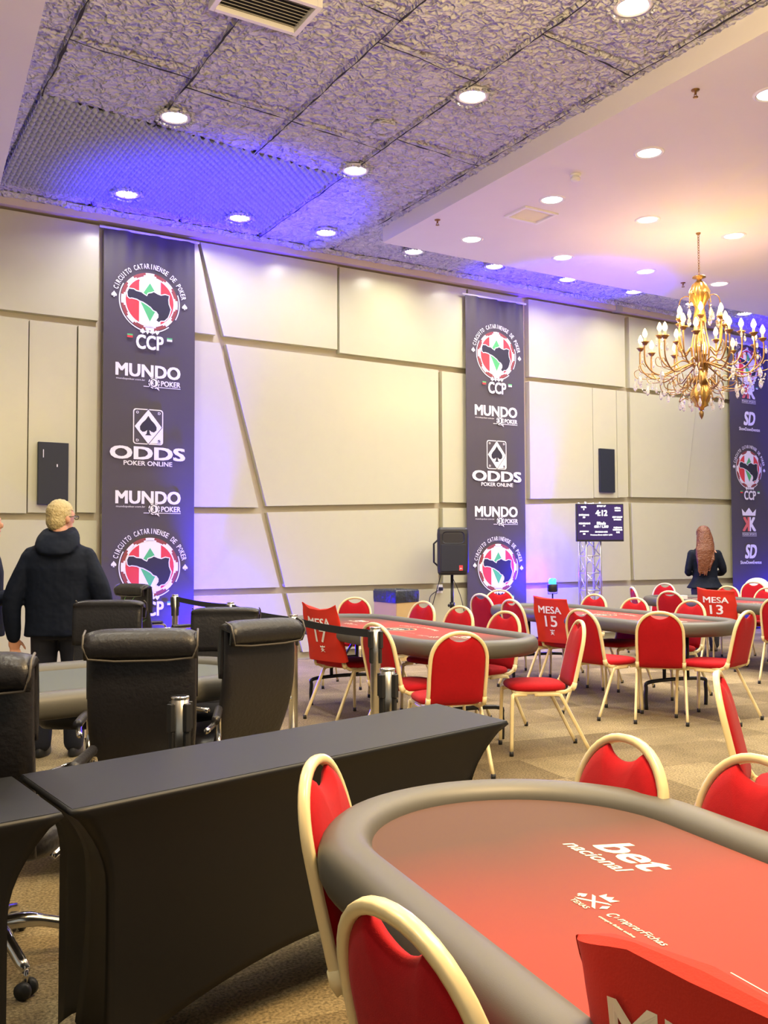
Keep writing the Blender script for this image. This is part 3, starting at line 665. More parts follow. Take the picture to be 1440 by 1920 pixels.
# ------------------------------------------------------------------ poker tables (text reads along +x, near side -y)
def stad(L_, W_, n=20, e=1.0):
    h = L_/2-W_/2; r = W_/2; o = []
    for i in range(n+1): a = -pi/2+pi*i/n; o.append((h+r*cos(a), r*sin(a)))
    for i in range(n+1): a = pi/2+pi*i/n; o.append((-h+r*cos(a), r*sin(a)))
    return o
def poker_table(label, loc, rz, L_, W_=1.0, num='', fmat='felt', logos=True, base=True):
    t = thing('poker_table', label, 'table', loc, rz, 'poker tables')
    RW = .062; ZT = .785
    prof = [(-.062, -.045), (-.061, -.015), (-.050, .004), (-.030, .0), (0, .0)]
    rail = []
    cs = stad(L_-2*RW, W_-2*RW, 28); n = len(cs)
    sec = [(RW*math.copysign(abs(cos(q))**.8, cos(q)), (ZT-.062)+.062*math.copysign(abs(sin(q))**.85, sin(q))) for q in [2*pi*i/18 for i in range(18)]]
    rings = []
    for i, (x, y) in enumerate(cs):
        a, c = V((*cs[i-1], 0)), V((*cs[(i+1) % n], 0)); tg = (c-a).normalized(); nm = V((tg.y, -tg.x, 0))
        rings.append([V((x, y, z))+nm*d for d, z in sec])
    b = G(); b.loft(rings, 'vinyl', False, True); b.obj('padded_rail', t)
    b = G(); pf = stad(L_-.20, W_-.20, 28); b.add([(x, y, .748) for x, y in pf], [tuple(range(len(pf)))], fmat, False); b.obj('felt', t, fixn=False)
    pu = stad(L_-.14, W_-.14, 20); G().loft([[(x, y, .69) for x, y in pu], [(x, y, .742) for x, y in pu]], 'black', smooth=False).obj('table_base_board', t)
    for s in (-1, 1):
        b = G(); X = s*(L_/2-.55)
        for yy in (-.13, .13): b.tube([(X, yy, .69), (X, yy, .24)], .016, 'bmetal', 8)
        b.tube(spline([(X, -.33, .0), (X, -.33, .17), (X, -.27, .24), (X, .27, .24), (X, .33, .17), (X, .33, .0)], 5), .017, 'bmetal', 8)
        b.tube([(X, 0, .42), (X-s*.35, 0, .69)], .012, 'bmetal', 8); b.tube([(X, -.13, .42), (X, .13, .42)], .012, 'bmetal', 8)
        b.obj('folding_leg', t)
    if logos:
        def fl(): return Flat(lambda x, y, k: (x, y, .7485+.00012*k))
        f = fl(); f.ring(0, 0, .150, .162, 'inkgold', sx=1.15); f.disc(0, 0, .146, 'inkk'); f.ring(0, 0, .10, .108, 'inkgold', sx=1.15); f.text('CCP', 0, 0, .16, .08, 'inkc', .04); f.obj('centre_emblem', t, fixn=False)
        f = fl(); f.arc('CIRCUITO CATARINENSE', 0, -.60, .86, .035, 112, 68, 'inkc'); f.obj('printed_lettering', t, fixn=False)
        f = fl(); f.text('mundopoker.com.br', -.0, -.215, .3, .028, 'inkc', .01); f.obj('printed_lettering', t, fixn=False)
        hx = L_/2-1.16
        for s in (-1, 1):
            cx = s*(L_/2-.66); f = fl(); f.text('bet', cx-.005, .145, .185, .088, 'inkc', .032, shear=.25); f.text('nacional', cx-.04, .068, .195, .038, 'inkc', .02, shear=.25); f.obj('printed_logo', t, fixn=False)
            c2 = s*(L_/2-.965); f = fl(); f.text('C', c2-.066, -.098, .014, .022, 'inkc', .03, shear=.2); f.diamond(c2-.053, -.099, .008, 'inkpk'); f.text('mprarFichas', c2+.016, -.098, .120, .022, 'inkc', .012, shear=.2); f.text('compre fichas online', c2-.02, -.124, .10, .009, 'inkc', .03); f.obj('printed_logo', t, fixn=False)
            cx2 = s*(L_/2-.83); f = fl(); f.text('X', cx2, -.09, .065, .038, 'inkc', -.01); f.poly([(cx2-.018, -.065), (cx2-.02, -.045), (cx2-.008, -.055), (cx2, -.043), (cx2+.008, -.055), (cx2+.02, -.045), (cx2+.018, -.065)], 'inkc'); f.spade(cx2-.035, -.09, .012, 'inkc'); f.diamond(cx2+.035, -.09, .012, 'inkc'); f.text('TEXAS', cx2, -.120, .05, .012, 'inkc', .02); f.obj('printed_logo', t, fixn=False)
            f = fl(); f.poly([(s*hx, -.07), (s*.19, -.07), (s*.19, -.0725), (s*hx, -.0725)], 'inkc'); f.obj('printed_line', t, fixn=False)
    return t
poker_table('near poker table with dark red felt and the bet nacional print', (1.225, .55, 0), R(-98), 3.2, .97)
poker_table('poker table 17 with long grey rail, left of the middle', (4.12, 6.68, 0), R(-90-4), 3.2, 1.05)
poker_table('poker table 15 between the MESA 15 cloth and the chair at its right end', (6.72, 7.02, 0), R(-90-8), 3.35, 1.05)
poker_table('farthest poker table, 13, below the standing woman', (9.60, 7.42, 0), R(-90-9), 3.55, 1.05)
poker_table('black poker table between the leather armchairs', (.62, 4.86, 0), R(8), 3.0, 1.20, fmat='gfelt', logos=False)
G().box((0, 0, .03), (.12, .08, .06), 'paper').obj('card_box')
o = bpy.data.objects['card_box']; o.location = (9.52, 8.45, .75); tag(o, 'small white box on the farthest poker table left of the woman', 'box')

# ------------------------------------------------------------------ black stretch cloth desks
def desk(label, c, ins):
    """c: near left, near right, far right, far left corners of the top"""
    c = [V((*p, 0)) for p in c]; ctr = sum(c, V())/4; t = thing('cloth_covered_desk', label, 'desk', ctr, 0, 'black cloth covered desks'); c = [p-ctr for p in c]
    H_ = .75; axis = (c[1]-c[0]).normalized(); b = G(); N = (36, 10, 36, 10); nv = 22
    per = []
    for s in range(4):
        for i in range(N[s]): per.append((s, i/N[s], c[s].lerp(c[(s+1) % 4], i/N[s])))
    L_ = (c[1]-c[0]).length
    def pt(s, q, p, v):  # v 0 top .. 1 hem
        z = H_*(1-v); hem = 0
        if s in (0, 2): hem = .21*sin(pi*q)**.8
        else: hem = .10*sin(pi*q)
        z = H_-(H_-hem-.004)*v
        k = min(1, v/.32); pull = (k*(2-k))
        a = (p-c[0]).dot(axis)/L_     # 0 left end, 1 right end
        dx = ins[0]*max(0, 1-a*9)*pull - ins[1]*max(0, 1-(1-a)*9)*pull
        perp = V((-axis.y, axis.x, 0)); dx += .06*max(0, 1-a*9)*pull*(1 if p.dot(perp) > 0 else 0)*(1 if ins[0] == .12 and ins[1] > .15 else 0)
        endc = sin(pi*q) if s in (1, 3) else 0
        dx += endc*pull*(-.05 if s == 1 else .03)*sin(pi*min(1, v))
        perp = V((-axis.y, axis.x, 0)); cy = p.dot(perp)
        return p+axis*dx-perp*cy*.10*pull*(1 if s in (0, 2) else .8)+V((0, 0, z))
    rings = [[pt(s, q, p, j/nv) for s, q, p in per] for j in range(nv+1)]
    top0 = [p+V((0, 0, H_)) for s, q, p in per]
    rings[0] = [p*1+V((0, 0, H_-.012)) for s, q, p in per]
    inner = [V((p.x*.992, p.y*.985, H_)) for s, q, p in per]
    m_ = len(per); b.loft([inner]+rings, 'spandex', False); k = len(b.v)
    b.add(inner, [tuple(range(m_))], 'spandex', False); b.obj('stretch_cover', t, solid=.003)
    for a, i in ((0, 0), (1, 1), (2, 1), (3, 0)):
        p = c[a]*1; p = p+axis*((ins[0]+.045) if i == 0 else -(ins[1]+.04)); perp = V((-axis.y, axis.x, 0)); p = p-perp*p.dot(perp)*.3
        G().tube([p+V((0, 0, .003)), p+V((0, 0, .72))], .015, 'bmetal', 8).obj('leg', t)
    return t
desk('long desk in tight black stretch cloth, longer one running to the middle', [(.552, 2.462), (2.262, 2.862), (2.262, 3.345), (.512, 2.930)], (.12, .20))
desk('desk in black stretch cloth cut by the left picture edge', [(-1.16, 2.19), (.535, 2.456), (.495, 2.925), (-1.22, 2.66)], (.12, .13))

# ------------------------------------------------------------------ belt posts
def post(label, x, y, top, r=.032, full=True):
    t = thing('barrier_post', label, 'barrier post', (x, y, 0), 0, 'chrome barrier posts')
    G().lathe([(.001, 0), (.16, 0), (.165, .008), (.14, .022), (.05, .034), (.001, .034)], 'chrome', n=28).obj('base', t)
    G().lathe([(r, .03), (r, top-.16), (r, top-.012), (r-.004, top-.01), (.001, top-.01)], 'steel', n=20).obj('pole', t)
    G().lathe([(.001, top-.012), (r+.001, top-.012), (r+.002, top-.002), (r-.004, top), (.001, top)], 'chrome', n=20).obj('cap', t)
    for k in range(4):
        a = R(20+90*k); G().box(((r+.009)*cos(a), (r+.009)*sin(a), top-.075), (.020, .024, .10), 'plastic', rz=a).box(((r+.006)*cos(a), (r+.006)*sin(a), top-.17), (.012, .018, .09), 'plastic', rz=a).obj('belt_clip', t, bev=.003)
    return t
PP = [(3.10, 9.3, .965), (3.07, 7.72, .96), (2.86, 6.02, .955), (2.86, 4.88, .945)]
for (x, y, z), l in zip(PP, ('chrome post in front of the large banner', 'chrome post showing only its top behind the leather chair', 'chrome post right of the leather chair', 'tall chrome post joined by belt to its left, in front of the red chairs')): post(l, x, y, z)
post('shorter chrome post standing right behind the long black desk', 2.13, 3.53, .89)
post('shorter chrome post between two leather chairs behind the desk', 1.13, 3.33, .878)
def belt(a, b_, label):
    bb = G(); P = []
    A, B = V(a), V(b_); n_ = 10
    top = [A.lerp(B, i/n_)+V((0, 0, -.012*sin(pi*i/n_))) for i in range(n_+1)]
    pr = (B-A).cross(V((0, 0, 1))).normalized()*.0015
    bb.loft([[p+pr, p-pr, p-pr-V((0, 0, .048)), p+pr-V((0, 0, .048))] for p in top], 'belt', smooth=False); o = bb.obj('barrier_belt'); tag(o, label, 'barrier belt', 'black barrier belts')
def off(a, b_, r=.045):
    A, B = V(a), V(b_); d = (B-A); d.z = 0; d.normalize(); return A+d*r+V((0, 0, -.02)), B-d*r+V((0, 0, -.02))
for i, l in enumerate(('black belt between the two farthest posts, in the violet light', 'black belt passing behind the leather chairs', 'black belt across the MESA 17 cloth')):
    belt(*off(PP[i], PP[i+1]), l)

# ------------------------------------------------------------------ leather armchairs (face +y)
def make_exec():
    t = thing('leather_armchair', '', 'office chair')
    def sp(v):  # centre line of the backrest: y, z and half thickness
        y = -.20-.16*v-.045*sin(pi*v*1.1)*1; z = .42+.64*v; return y, z
    def ring(v, w, th, y, z, n=28):
        return [V((w*math.copysign(abs(cos(q))**.28, cos(q)), y+th*math.copysign(abs(sin(q))**.7, sin(q)), z)) for q in [2*pi*i/n for i in range(n)]]
    b = G(); rg = []
    for i in range(17):
        v = i/16; y, z = sp(v); rg.append(ring(v, .190+.022*min(1, v*2.2), .020+.014*sin(pi*v), y, z))
    y, z = sp(1); rg.append(ring(1, .210, .014, y, z+.012)); b.loft(rg, 'leather'); b.obj('backrest', t)
    # head cushion rolled over the top and hanging behind
    prof = []
    for i in range(9): v = .62+.38*i/8; y, z = sp(v); prof.append((y+.034+.014*sin(pi*i/8), z))
    y, z = sp(1); prof += [(y+.045, z+.018), (y+.015, z+.034), (y-.03, z+.036), (y-.066, z+.018), (y-.085, z-.02), (y-.082, z-.055), (y-.066, z-.082)]
    inn = [(y-.048, z-.075), (y-.055, z-.02), (y-.02, z+.004), (y+.005, z-.01)]+[(sp(.9-.28*i/6)[0]+.008, sp(.9-.28*i/6)[1]) for i in range(7)]
    loop = prof+inn; n = 16; rings = []
    for i in range(n+1):
        u = -1+2*i/n; xx = .216*u; cy = sum(p[0] for p in loop)/len(loop); sc = 1-.06*abs(u)**8
        rings.append([V((xx, p[0]*1+(.004*noise.noise(V((u*5, p[1]*9, 0)))), p[1]-.018*(abs(u)**6)*(p[1] > z))) for p in loop])
    G().loft(rings, 'leather').obj('head_cushion', t)
    pb = G().tube([V((-.217, y-.02, z+.030)), V((-.218, y-.066, z+.014)), V((-.218, y-.086, z-.03)), V((-.20, y-.072, z-.078)), V((-.1, y-.071, z-.087)), V((.1, y-.071, z-.087)), V((.20, y-.072, z-.078)), V((.218, y-.086, z-.03)), V((.218, y-.066, z+.014)), V((.217, y-.02, z+.030))], .0045, 'piping', 6)
    pb.obj('piping', t)
    b = G()
    b.loft([[V((.25*k*math.copysign(abs(cos(q))**.5, cos(q)), .04+.25*k*math.copysign(abs(sin(q))**.5, sin(q)), zz)) for q in [2*pi*i/32 for i in range(32)]] for k, zz in ((.02, .40), (.9, .40), (1, .43), (1, .47), (.93, .50), (.7, .515), (.02, .515))], 'leather'); b.obj('seat', t)
    for s in (-1, 1):
        a = G().tube(spline([(s*.24, -.20, .42), (s*.285, -.10, .46), (s*.29, .20, .50), (s*.29, .25, .60), (s*.29, .20, .66), (s*.285, -.05, .665), (s*.25, -.27, .665)], 5), .012, 'chrome', 8, hint=(1, 0, 0)).obj('armrest', t)
        G().tube(spline([(s*.29, .20, .675), (s*.288, .05, .68), (s*.284, -.12, .68)], 4), .019, 'leather', 10).obj('arm_pad', a)
    b = G(); b.lathe([(.03, .12), (.03, .30), (.02, .30), (.02, .40), (.001, .40)], 'chrome', n=14); b.box((0, 0, .39), (.22, .26, .03), 'bmetal'); b.obj('gas_lift', t)
    b = G()
    for k in range(5):
        a = 2*pi*k/5+.3; b.tube(spline([(0, 0, .135), (.12*cos(a), .12*sin(a), .14), (.30*cos(a), .30*sin(a), .085)], 4), [.026]*5+[.02]*3+[.014], 'chrome', 8)
    st = b.obj('star_base', t)
    for k in range(5):
        a = 2*pi*k/5+.3; c = V((.30*cos(a), .30*sin(a), 0)); w_ = G()
        for s in (-1, 1):
            d = V((-sin(a+.6), cos(a+.6), 0))*.018*s; ax = V((-sin(a+.6), cos(a+.6), 0))*.009; w_.tube([c+d-ax+V((0, 0, .028)), c+d+ax+V((0, 0, .028))], .027, 'plastic', 16)
        w_.tube([c+V((0, 0, .04)), c+V((0, 0, .09))], .008, 'chrome', 8); w_.obj('caster', st)
    return t
ex0 = make_exec()
def exec_at(x, y, h, label, sc=1):
    o = copy_tree(ex0); r = R(h-90); of = .40
    o.scale = (sc, sc, sc); return place(o, (x-of*sc*sin(r), y+of*sc*cos(r), 0), r, label, 'black leather armchairs')
for x, y, h, l, *sc in ((1.09, 3.68, 68, 'large black leather armchair with its back to us in front of the round ended table'),
 (1.85, 4.19, 103, 'black leather armchair with its back to us beside the chrome post, rightmost', .98),
 (1.60, 6.05, 238, 'black leather armchair facing us right of the man in the navy jacket'),
 (2.20, 5.60, 240, 'black leather armchair facing us at the right end of the black poker table', .96),
 (2.55, 8.98, 20, 'farthest black leather armchair, in front of the large banner'),
 (.36, 3.10, 66, 'black leather armchair cut by the left picture edge')):
    exec_at(x, y, h, l, *sc)
kill(ex0)

# ------------------------------------------------------------------ things by the wall
t = thing('cardboard_bin', 'tall cardboard box bin lined with a black bag in front of the wall', 'bin', (6.42, 10.42, 0), R(14))
b = G(); hw, hd, H_ = .20, .20, .86
for a, c, d in (((0, -hd, H_/2), (2*hw, .012, H_), 0), ((0, hd, H_/2), (2*hw, .012, H_), 0), ((-hw, 0, H_/2), (.012, 2*hd, H_), 0), ((hw, 0, H_/2), (.012, 2*hd, H_), 0)): b.box(a, c, 'card')
b.box((0, 0, .02), (2*hw, 2*hd, .02), 'card'); b.obj('box', t)
b = G(); rings = []
for k, (e, z) in enumerate(((.012, .74), (.016, .80), (.016, .88), (.006, .905), (-.01, .89), (-.014, .6))):
    rr_ = rrect(0, 0, 2*(hw+e), 2*(hd+e), .02, 3); rings.append([V((x, y, z+.012*noise.noise(V((x*9, y*9, k)))*(1 if 0 < k < 4 else 1.5))) for x, y in rr_])
b.loft(rings, 'bag', False); b.obj('bin_bag', t)
t = thing('loudspeaker', 'black loudspeaker on a pole stand left of the middle banner', 'loudspeaker', (7.36, 10.50, 1.07), R(-28))
b = G(); rr_ = [(-.19, -.17), (.19, -.17), (.215, -.13), (.15, .17), (-.15, .17), (-.215, -.13)]
b.loft([[V((x*k, y*k, z)) for x, y in rr_] for k, z in ((.88, 0), (.97, .03), (1, .1), (1, .55), (.97, .61), (.88, .64))], 'plastic', smooth=False); b.obj('cabinet', t, bev=.01)
G().box((0, -.172, .23), (.33, .012, .36), 'black').obj('grille', t, bev=.004)
b = G(); b.loft([[V((x*k, y_, .50+z*k)) for x, z in rrect(0, 0, .30, .16, .05)] for k, y_ in ((1, -.178), (.5, -.13), (.2, -.10))], 'black', False); b.lathe([(.001, 0), (.05, 0), (.05, .002), (.001, .002)], 'black'); b.obj('horn', t)
f = Flat(lambda x, y, k: (x, -.1795-.0006*k, y)); f.poly([(.075, .06), (.125, .06), (.125, .13), (.075, .13)], 'inkr'); f.text('JBL', .10, .085, .04, .02, 'ink', .03); f.obj('badge', t, fixn=False)
b = G(); b.tube([(-.19, 0, .12), (-.245, 0, .17), (-.245, 0, .42), (-.19, 0, .47)], .014, 'plastic', 8); b.obj('handle', t)
t = thing('speaker_stand', 'black tripod stand carrying the loudspeaker', 'stand', (7.36, 10.50, 0))
b = G().tube([(0, 0, .35), (0, 0, 1.08)], .02, 'bmetal', 12).tube([(0, 0, .12), (0, 0, .5)], .026, 'bmetal', 12); b.obj('pole', t)
G().tube([(0, 0, .62), (0, 0, .70)], .034, 'bmetal', 12).tube([(0, 0, .66), (-.07, -.03, .66)], .01, 'bmetal', 8).ell((-.08, -.035, .66), (.016, .016, .022), 'plastic').obj('clamp_knob', t)
for k in range(3):
    a = R(30+120*k); G().tube([(0, 0, .52), (.36*cos(a), .36*sin(a), .02)], .012, 'bmetal', 8).tube([(0, 0, .18), (.18*cos(a), .18*sin(a), .27)], .008, 'bmetal', 8).obj('leg', t)
o = G().tube(spline([(7.22, 10.52, 1.15), (7.12, 10.6, .7), (7.20, 10.8, .55), (7.30, 10.95, .75), (7.45, 10.97, .84)], 8), .006, 'rubber', 6).obj('power_cable'); tag(o, 'thin black cable from the loudspeaker to the wall socket', 'cable')
o = G().tube(spline([(7.30, 10.46, 1.10), (7.42, 10.4, .8), (7.55, 10.45, .45), (7.75, 10.6, .01)], 8), .005, 'rubber', 6).obj('signal_cable'); tag(o, 'thin black cable hanging right of the speaker stand', 'cable')
t = thing('wall_socket', 'small wall socket with a black plug behind the speaker stand', 'socket', (7.49, D-.10, .86)); G().box((0, -.004, 0), (.09, .008, .12), 'trim').obj('plate', t); G().box((0, -.03, 0), (.05, .05, .05), 'plastic').obj('plug', t, bev=.008)
# truss stand and screen
t = thing('truss_stand', 'aluminium lattice truss tower behind the red chairs', 'truss', (9.72, 10.34, 0), R(-18)); b = G(); w_ = .115; HT = 2.10
for x in (-w_, w_):
    for y in (-w_, w_): b.tube([(x, y, .02), (x, y, HT)], .016, 'alu', 8)
b.obj('chord_tubes', t); b = G(); n = 8
for k in range(n):
    z0_, z1_ = .05+(HT-.08)*k/n, .05+(HT-.08)*(k+1)/n
    for x0_, y0_, x1_, y1_ in ((-w_, -w_, w_, -w_), (w_, -w_, w_, w_), (w_, w_, -w_, w_), (-w_, w_, -w_, -w_)):
        b.tube([(x0_, y0_, z1_), (x1_, y1_, z0_)], .007, 'alu', 6); b.tube([(x0_, y0_, z1_), (x1_, y1_, z1_)], .008, 'alu', 6)
b.obj('bracing', t); G().box((0, 0, .01), (.5, .5, .016), 'alu').obj('base_plate', t)
t = thing('tournament_screen', 'black screen with white tournament clock figures mounted on the truss', 'screen', (9.74, 10.15, 1.52), R(-22))
G().box((0, 0, .275), (.72, .05, .55), 'plastic').obj('housing', t, bev=.006); G().box((0, .06, .28), (.2, .08, .2), 'bmetal').obj('bracket', t)
G().box((0, -.0265, .28), (.695, .002, .51), 'screen').obj('display', t)
for s, x, y, ww, h in (('START UP', .02, .515, .15, .024), ('4:12', .02, .415, .20, .085), ('Blinds', .015, .265, .15, .042), ('600 / 1,200', .015, .215, .24, .040), ('SEM BLIND ANTE', .015, .14, .21, .020), ('Próximos Blinds 1,000 / 1,500', .015, .095, .37, .020),
 ('NIVEL', -.27, .50, .09, .024), ('8', -.27, .468, .02, .022), ('ENTRADAS', -.27, .385, .17, .024), ('33', -.27, .352, .04, .022), ('REENTRADAS', -.26, .262, .19, .024), ('11', -.27, .229, .03, .022), ('JOGANDO', -.27, .145, .15, .024), ('22', -.27, .112, .04, .022),
 ('MÉDIA', .29, .49, .10, .028), ('26,818', .29, .45, .10, .024), ('CHIP COUNT', .285, .355, .17, .024), ('2,950,000', .285, .318, .13, .024), ('PRÓXIMO', .29, .205, .14, .024), ('INTERVALO', .285, .17, .16, .024), ('4:12', .29, .135, .06, .024)):
    f = Flat(lambda x, y, k: (x, -.0285-.0004*k, y)); f.text(s, x*.92, y, ww*.9, h, 'glow', .05); f.obj('clock_text', t, fixn=False)
# led cans
for x, y, z, l in ((9.24, 10.62, .78, 'blue glowing led spotlight right of the middle banner'), (4.02, 10.55, .21, 'led spotlight on the floor right of the large banner'), (15.05, 10.5, .21, 'led spotlight on the floor by the right banner')):
    t = thing('led_spotlight', l, 'spotlight', (x, y, z)); G().lathe([(.05, 0), (.075, .02), (.075, .11), (.068, .12), (.064, .09), (.001, .085)], 'plastic', n=20).obj('can', t); G().lathe([(.001, .098), (.055, .1), (.055, .185), (.045, .20), (.001, .205)], 'ledface', n=20).obj('lens', t)
    G().tube([(-.085, 0, .06), (-.085, 0, -.02), (.085, 0, -.02), (.085, 0, .06)], .006, 'bmetal', 6).obj('bracket', t)
    b = G(); b.tube([(0, 0, -.02), (0, 0, -z+.012)], .012, 'bmetal', 8) if z > .3 else b.tube([(0, 0, -.02), (0, 0, -z+.012)], .03, 'bmetal', 8); b.lathe([(.001, -z), (.14, -z), (.13, -z+.02), (.001, -z+.02)], 'bmetal', n=20); b.obj('foot', t)
t = thing('potted_plant', 'leafy green plant in a white pot partly hidden behind the man', 'plant', (2.28, 8.55, 0)); G().lathe([(.001, 0), (.13, 0), (.17, .5), (.15, .5), (.13, .44), (.001, .44)], 'pot', n=20).obj('pot', t)
b = G(); random.seed(5)
for k in range(34):
    a = random.random()*6.28; l_ = .12+.2*random.random(); h = .25+.33*random.random(); c, s_ = cos(a), sin(a)
    pth = [V((0, 0, .44)), V((l_*.4*c, l_*.4*s_, .44+h*.7)), V((l_*c, l_*s_, .44+h))]; sd_ = V((-s_, c, 0))*.022
    b.add([pth[0], pth[1]-sd_, pth[1]+sd_, pth[2]], [(0, 1, 2), (1, 3, 2)], 'leaf')
b.obj('leaves', t, fixn=False)

# ================================================================== CHANDELIER
cx, cy = 8.95, 7.60
t = thing('chandelier', 'large brass chandelier with lit candle bulbs and crystal drops', 'chandelier', (cx, cy, 0), 0)
b = G(); b.lathe([(.001, ZS), (.03, ZS), (.02, ZS-.02), (.001, ZS-.02)], 'brass', n=12); z = ZS-.02; k = 0
while z > 4.66:
    A = 0 if k % 2 else pi/2; b.tube([(.011*cos(q)*cos(A), .011*cos(q)*sin(A), z-.02+.02*sin(q)) for q in [2*pi*i/10 for i in range(10)]], .0035, 'brass', 5, closed=True); z -= .031; k += 1
b.obj('chain', t)
tw = lambda a: .10*cos(8*2*pi*a)
b = G(); b.lathe([(.001, 4.66), (.075, 4.655), (.08, 4.64), (.03, 4.625), (.028, 4.59), (.001, 4.59)], 'brass'); b.obj('canopy_disc', t)
b = G(); b.lathe([(.03, 4.60), (.075, 4.56), (.115, 4.47), (.105, 4.39), (.06, 4.32), (.05, 4.27), (.07, 4.12), (.06, 4.09), (.001, 4.09)], 'gold', n=48, mod=tw); b.obj('crown', t)
b = G()
for k in range(6): a = 2*pi*k/6; b.tube([(.05*cos(a), .05*sin(a), 4.12), (.10*cos(a), .10*sin(a), 3.8), (.07*cos(a), .07*sin(a), 3.45)], .009, 'gold', 6)
b.lathe([(.001, 3.42), (.018, 3.42), (.018, 4.2), (.001, 4.2)], 'gold', n=10); b.obj('stem_rods', t)
b = G(); b.lathe([(.001, 3.56), (.06, 3.55), (.07, 3.50), (.085, 3.48), (.085, 3.41), (.095, 3.39), (.085, 3.37), (.06, 3.35), (.001, 3.35)], 'brass', n=24); b.obj('hub', t)
b = G(); b.lathe([(.05, 3.36), (.085, 3.33), (.115, 3.25), (.10, 3.17), (.07, 3.13), (.075, 3.10), (.03, 3.08), (.025, 3.05), (.001, 3.05)], 'gold', n=48, mod=tw); b.obj('bowl', t)
G().lathe([(.001, 3.06), (.012, 3.05), (.03, 3.02), (.022, 2.98), (.001, 2.94)], 'brass', n=14).obj('finial', t)
def arm(a, r, z, dip, seed, light=True):
    c, s_ = cos(a), sin(a); P = lambda rr, zz, tt=0: V((rr*c-tt*s_, rr*s_+tt*c, zz))
    b = G(); b.tube(spline([P(.05, 3.50), P(.10, 3.60), P(r*.45, dip+.07), P(r*.75, dip), P(r*.97, dip+.12), P(r, z-.12), P(r*.985, z-.06)], 6), .0095, 'brass', 6)
    # leaf scroll
    b.tube(spline([P(r*.80, dip+.005), P(r*1.04, dip+.02), P(r*1.10, dip+.09), P(r*1.03, dip+.13), P(r*.98, dip+.09)], 5), .005, 'brass', 5)
    b.tube(spline([P(.10, 3.44), P(r*.35, 3.30), P(r*.62, 3.30), P(r*.66, 3.42), P(r*.54, 3.45), P(r*.50, 3.38)], 5), .006, 'brass', 5)
    o = b.obj('arm', t); q = P(r*.985, z)
    G().lathe([(.001, -.07), (.02, -.068), (.04, -.04), (.052, -.03), (.03, -.034), (.018, -.05), (.001, -.05)], 'brass', q, 14).obj('candle_cup', o)
    G().lathe([(.001, -.05), (.013, -.05), (.013, .02), (.001, .02)], 'candle', q, 10).obj('candle_sleeve', o)
    G().lathe([(.001, .02), (.014, .024), (.029, .052), (.028, .075), (.012, .115), (.001, .13)], 'bulb', q, 12).obj('bulb', o)
    return q
ends = []
for k in range(12): ends.append(arm(2*pi*k/12+.12, .70, 3.88, 3.46, k))
for k in range(6): ends.append(arm(2*pi*k/6+.3, .47, 4.00, 3.58, k))
for k in range(6): ends.append(arm(2*pi*k/6+.75, .27, 4.16, 3.72, k))
b = G()
for k in range(6):
    a = 2*pi*k/6+.2; c, s_ = cos(a), sin(a); b.tube(spline([(.06*c, .06*s_, 4.30), (.12*c, .12*s_, 4.42), (.21*c, .21*s_, 4.40), (.24*c, .24*s_, 4.28)], 5), .006, 'brass', 5)
    b.tube(spline([(.10*c, .10*s_, 3.14), (.18*c, .18*s_, 3.20), (.25*c, .25*s_, 3.16), (.20*c, .20*s_, 3.28)], 5), .006, 'brass', 5)
b.obj('crown_scrolls', t)
cr = G(); cr.lathe([(.001, .02), (.010, 0), (.017, -.028), (.013, -.05), (.001, -.066)], 'glass', n=6).ell((0, 0, .034), (.009, .009, .009), 'glass', 6)
cro = cr.obj('crystal_drop', t); cro.data.polygons.foreach_set('use_smooth', [False]*len(cro.data.polygons)); cro.location = (.24, 0, 4.22)
def drop(p, s=1.0): o = cro.copy(); COL.objects.link(o); o.parent = t; o.location = p; o.scale = (s, s, s)
for k in range(12):
    a = 2*pi*k/12+.2; drop((.24*cos(a), .24*sin(a), 4.20-.05*(k % 2)), 1.5)
    a = 2*pi*k/12+.12; drop((.76*cos(a), .76*sin(a), 3.42), 1.5); drop((.70*cos(a)+.04, .70*sin(a), 3.73), .9); drop((.46*cos(a), .46*sin(a), 3.28), 1.25); drop((.24*cos(a), .24*sin(a), 3.14), 1.25)
for k in range(12): a = 2*pi*k/12+.12; drop((.56*cos(a+.2), .56*sin(a+.2), 3.38), 1.0)
for k in range(24): a = 2*pi*k/24; (k % 2 and drop((.50*cos(a), .50*sin(a), 3.90), .9))
b = G()
for k in range(12):
    a0_, a1_ = 2*pi*k/12+.12, 2*pi*(k+1)/12+.12
    for i in range(1, 9):
        q = i/9; p = V((.72*cos(a0_), .72*sin(a0_), 3.47)).lerp(V((.72*cos(a1_), .72*sin(a1_), 3.47)), q)-V((0, 0, .13*sin(pi*q))); b.ell(p, (.010, .010, .010), 'glass', 6)
b.obj('bead_garland', t)
for k in range(6):
    a = 2*pi*k/6; lamp('POINT', 'candle_light', (cx+.55*cos(a), cy+.55*sin(a), 4.05), 12, (1, .62, .22), .06)
lamp('POINT', 'candle_light', (cx, cy, 4.35), 12, (1, .62, .22), .06)

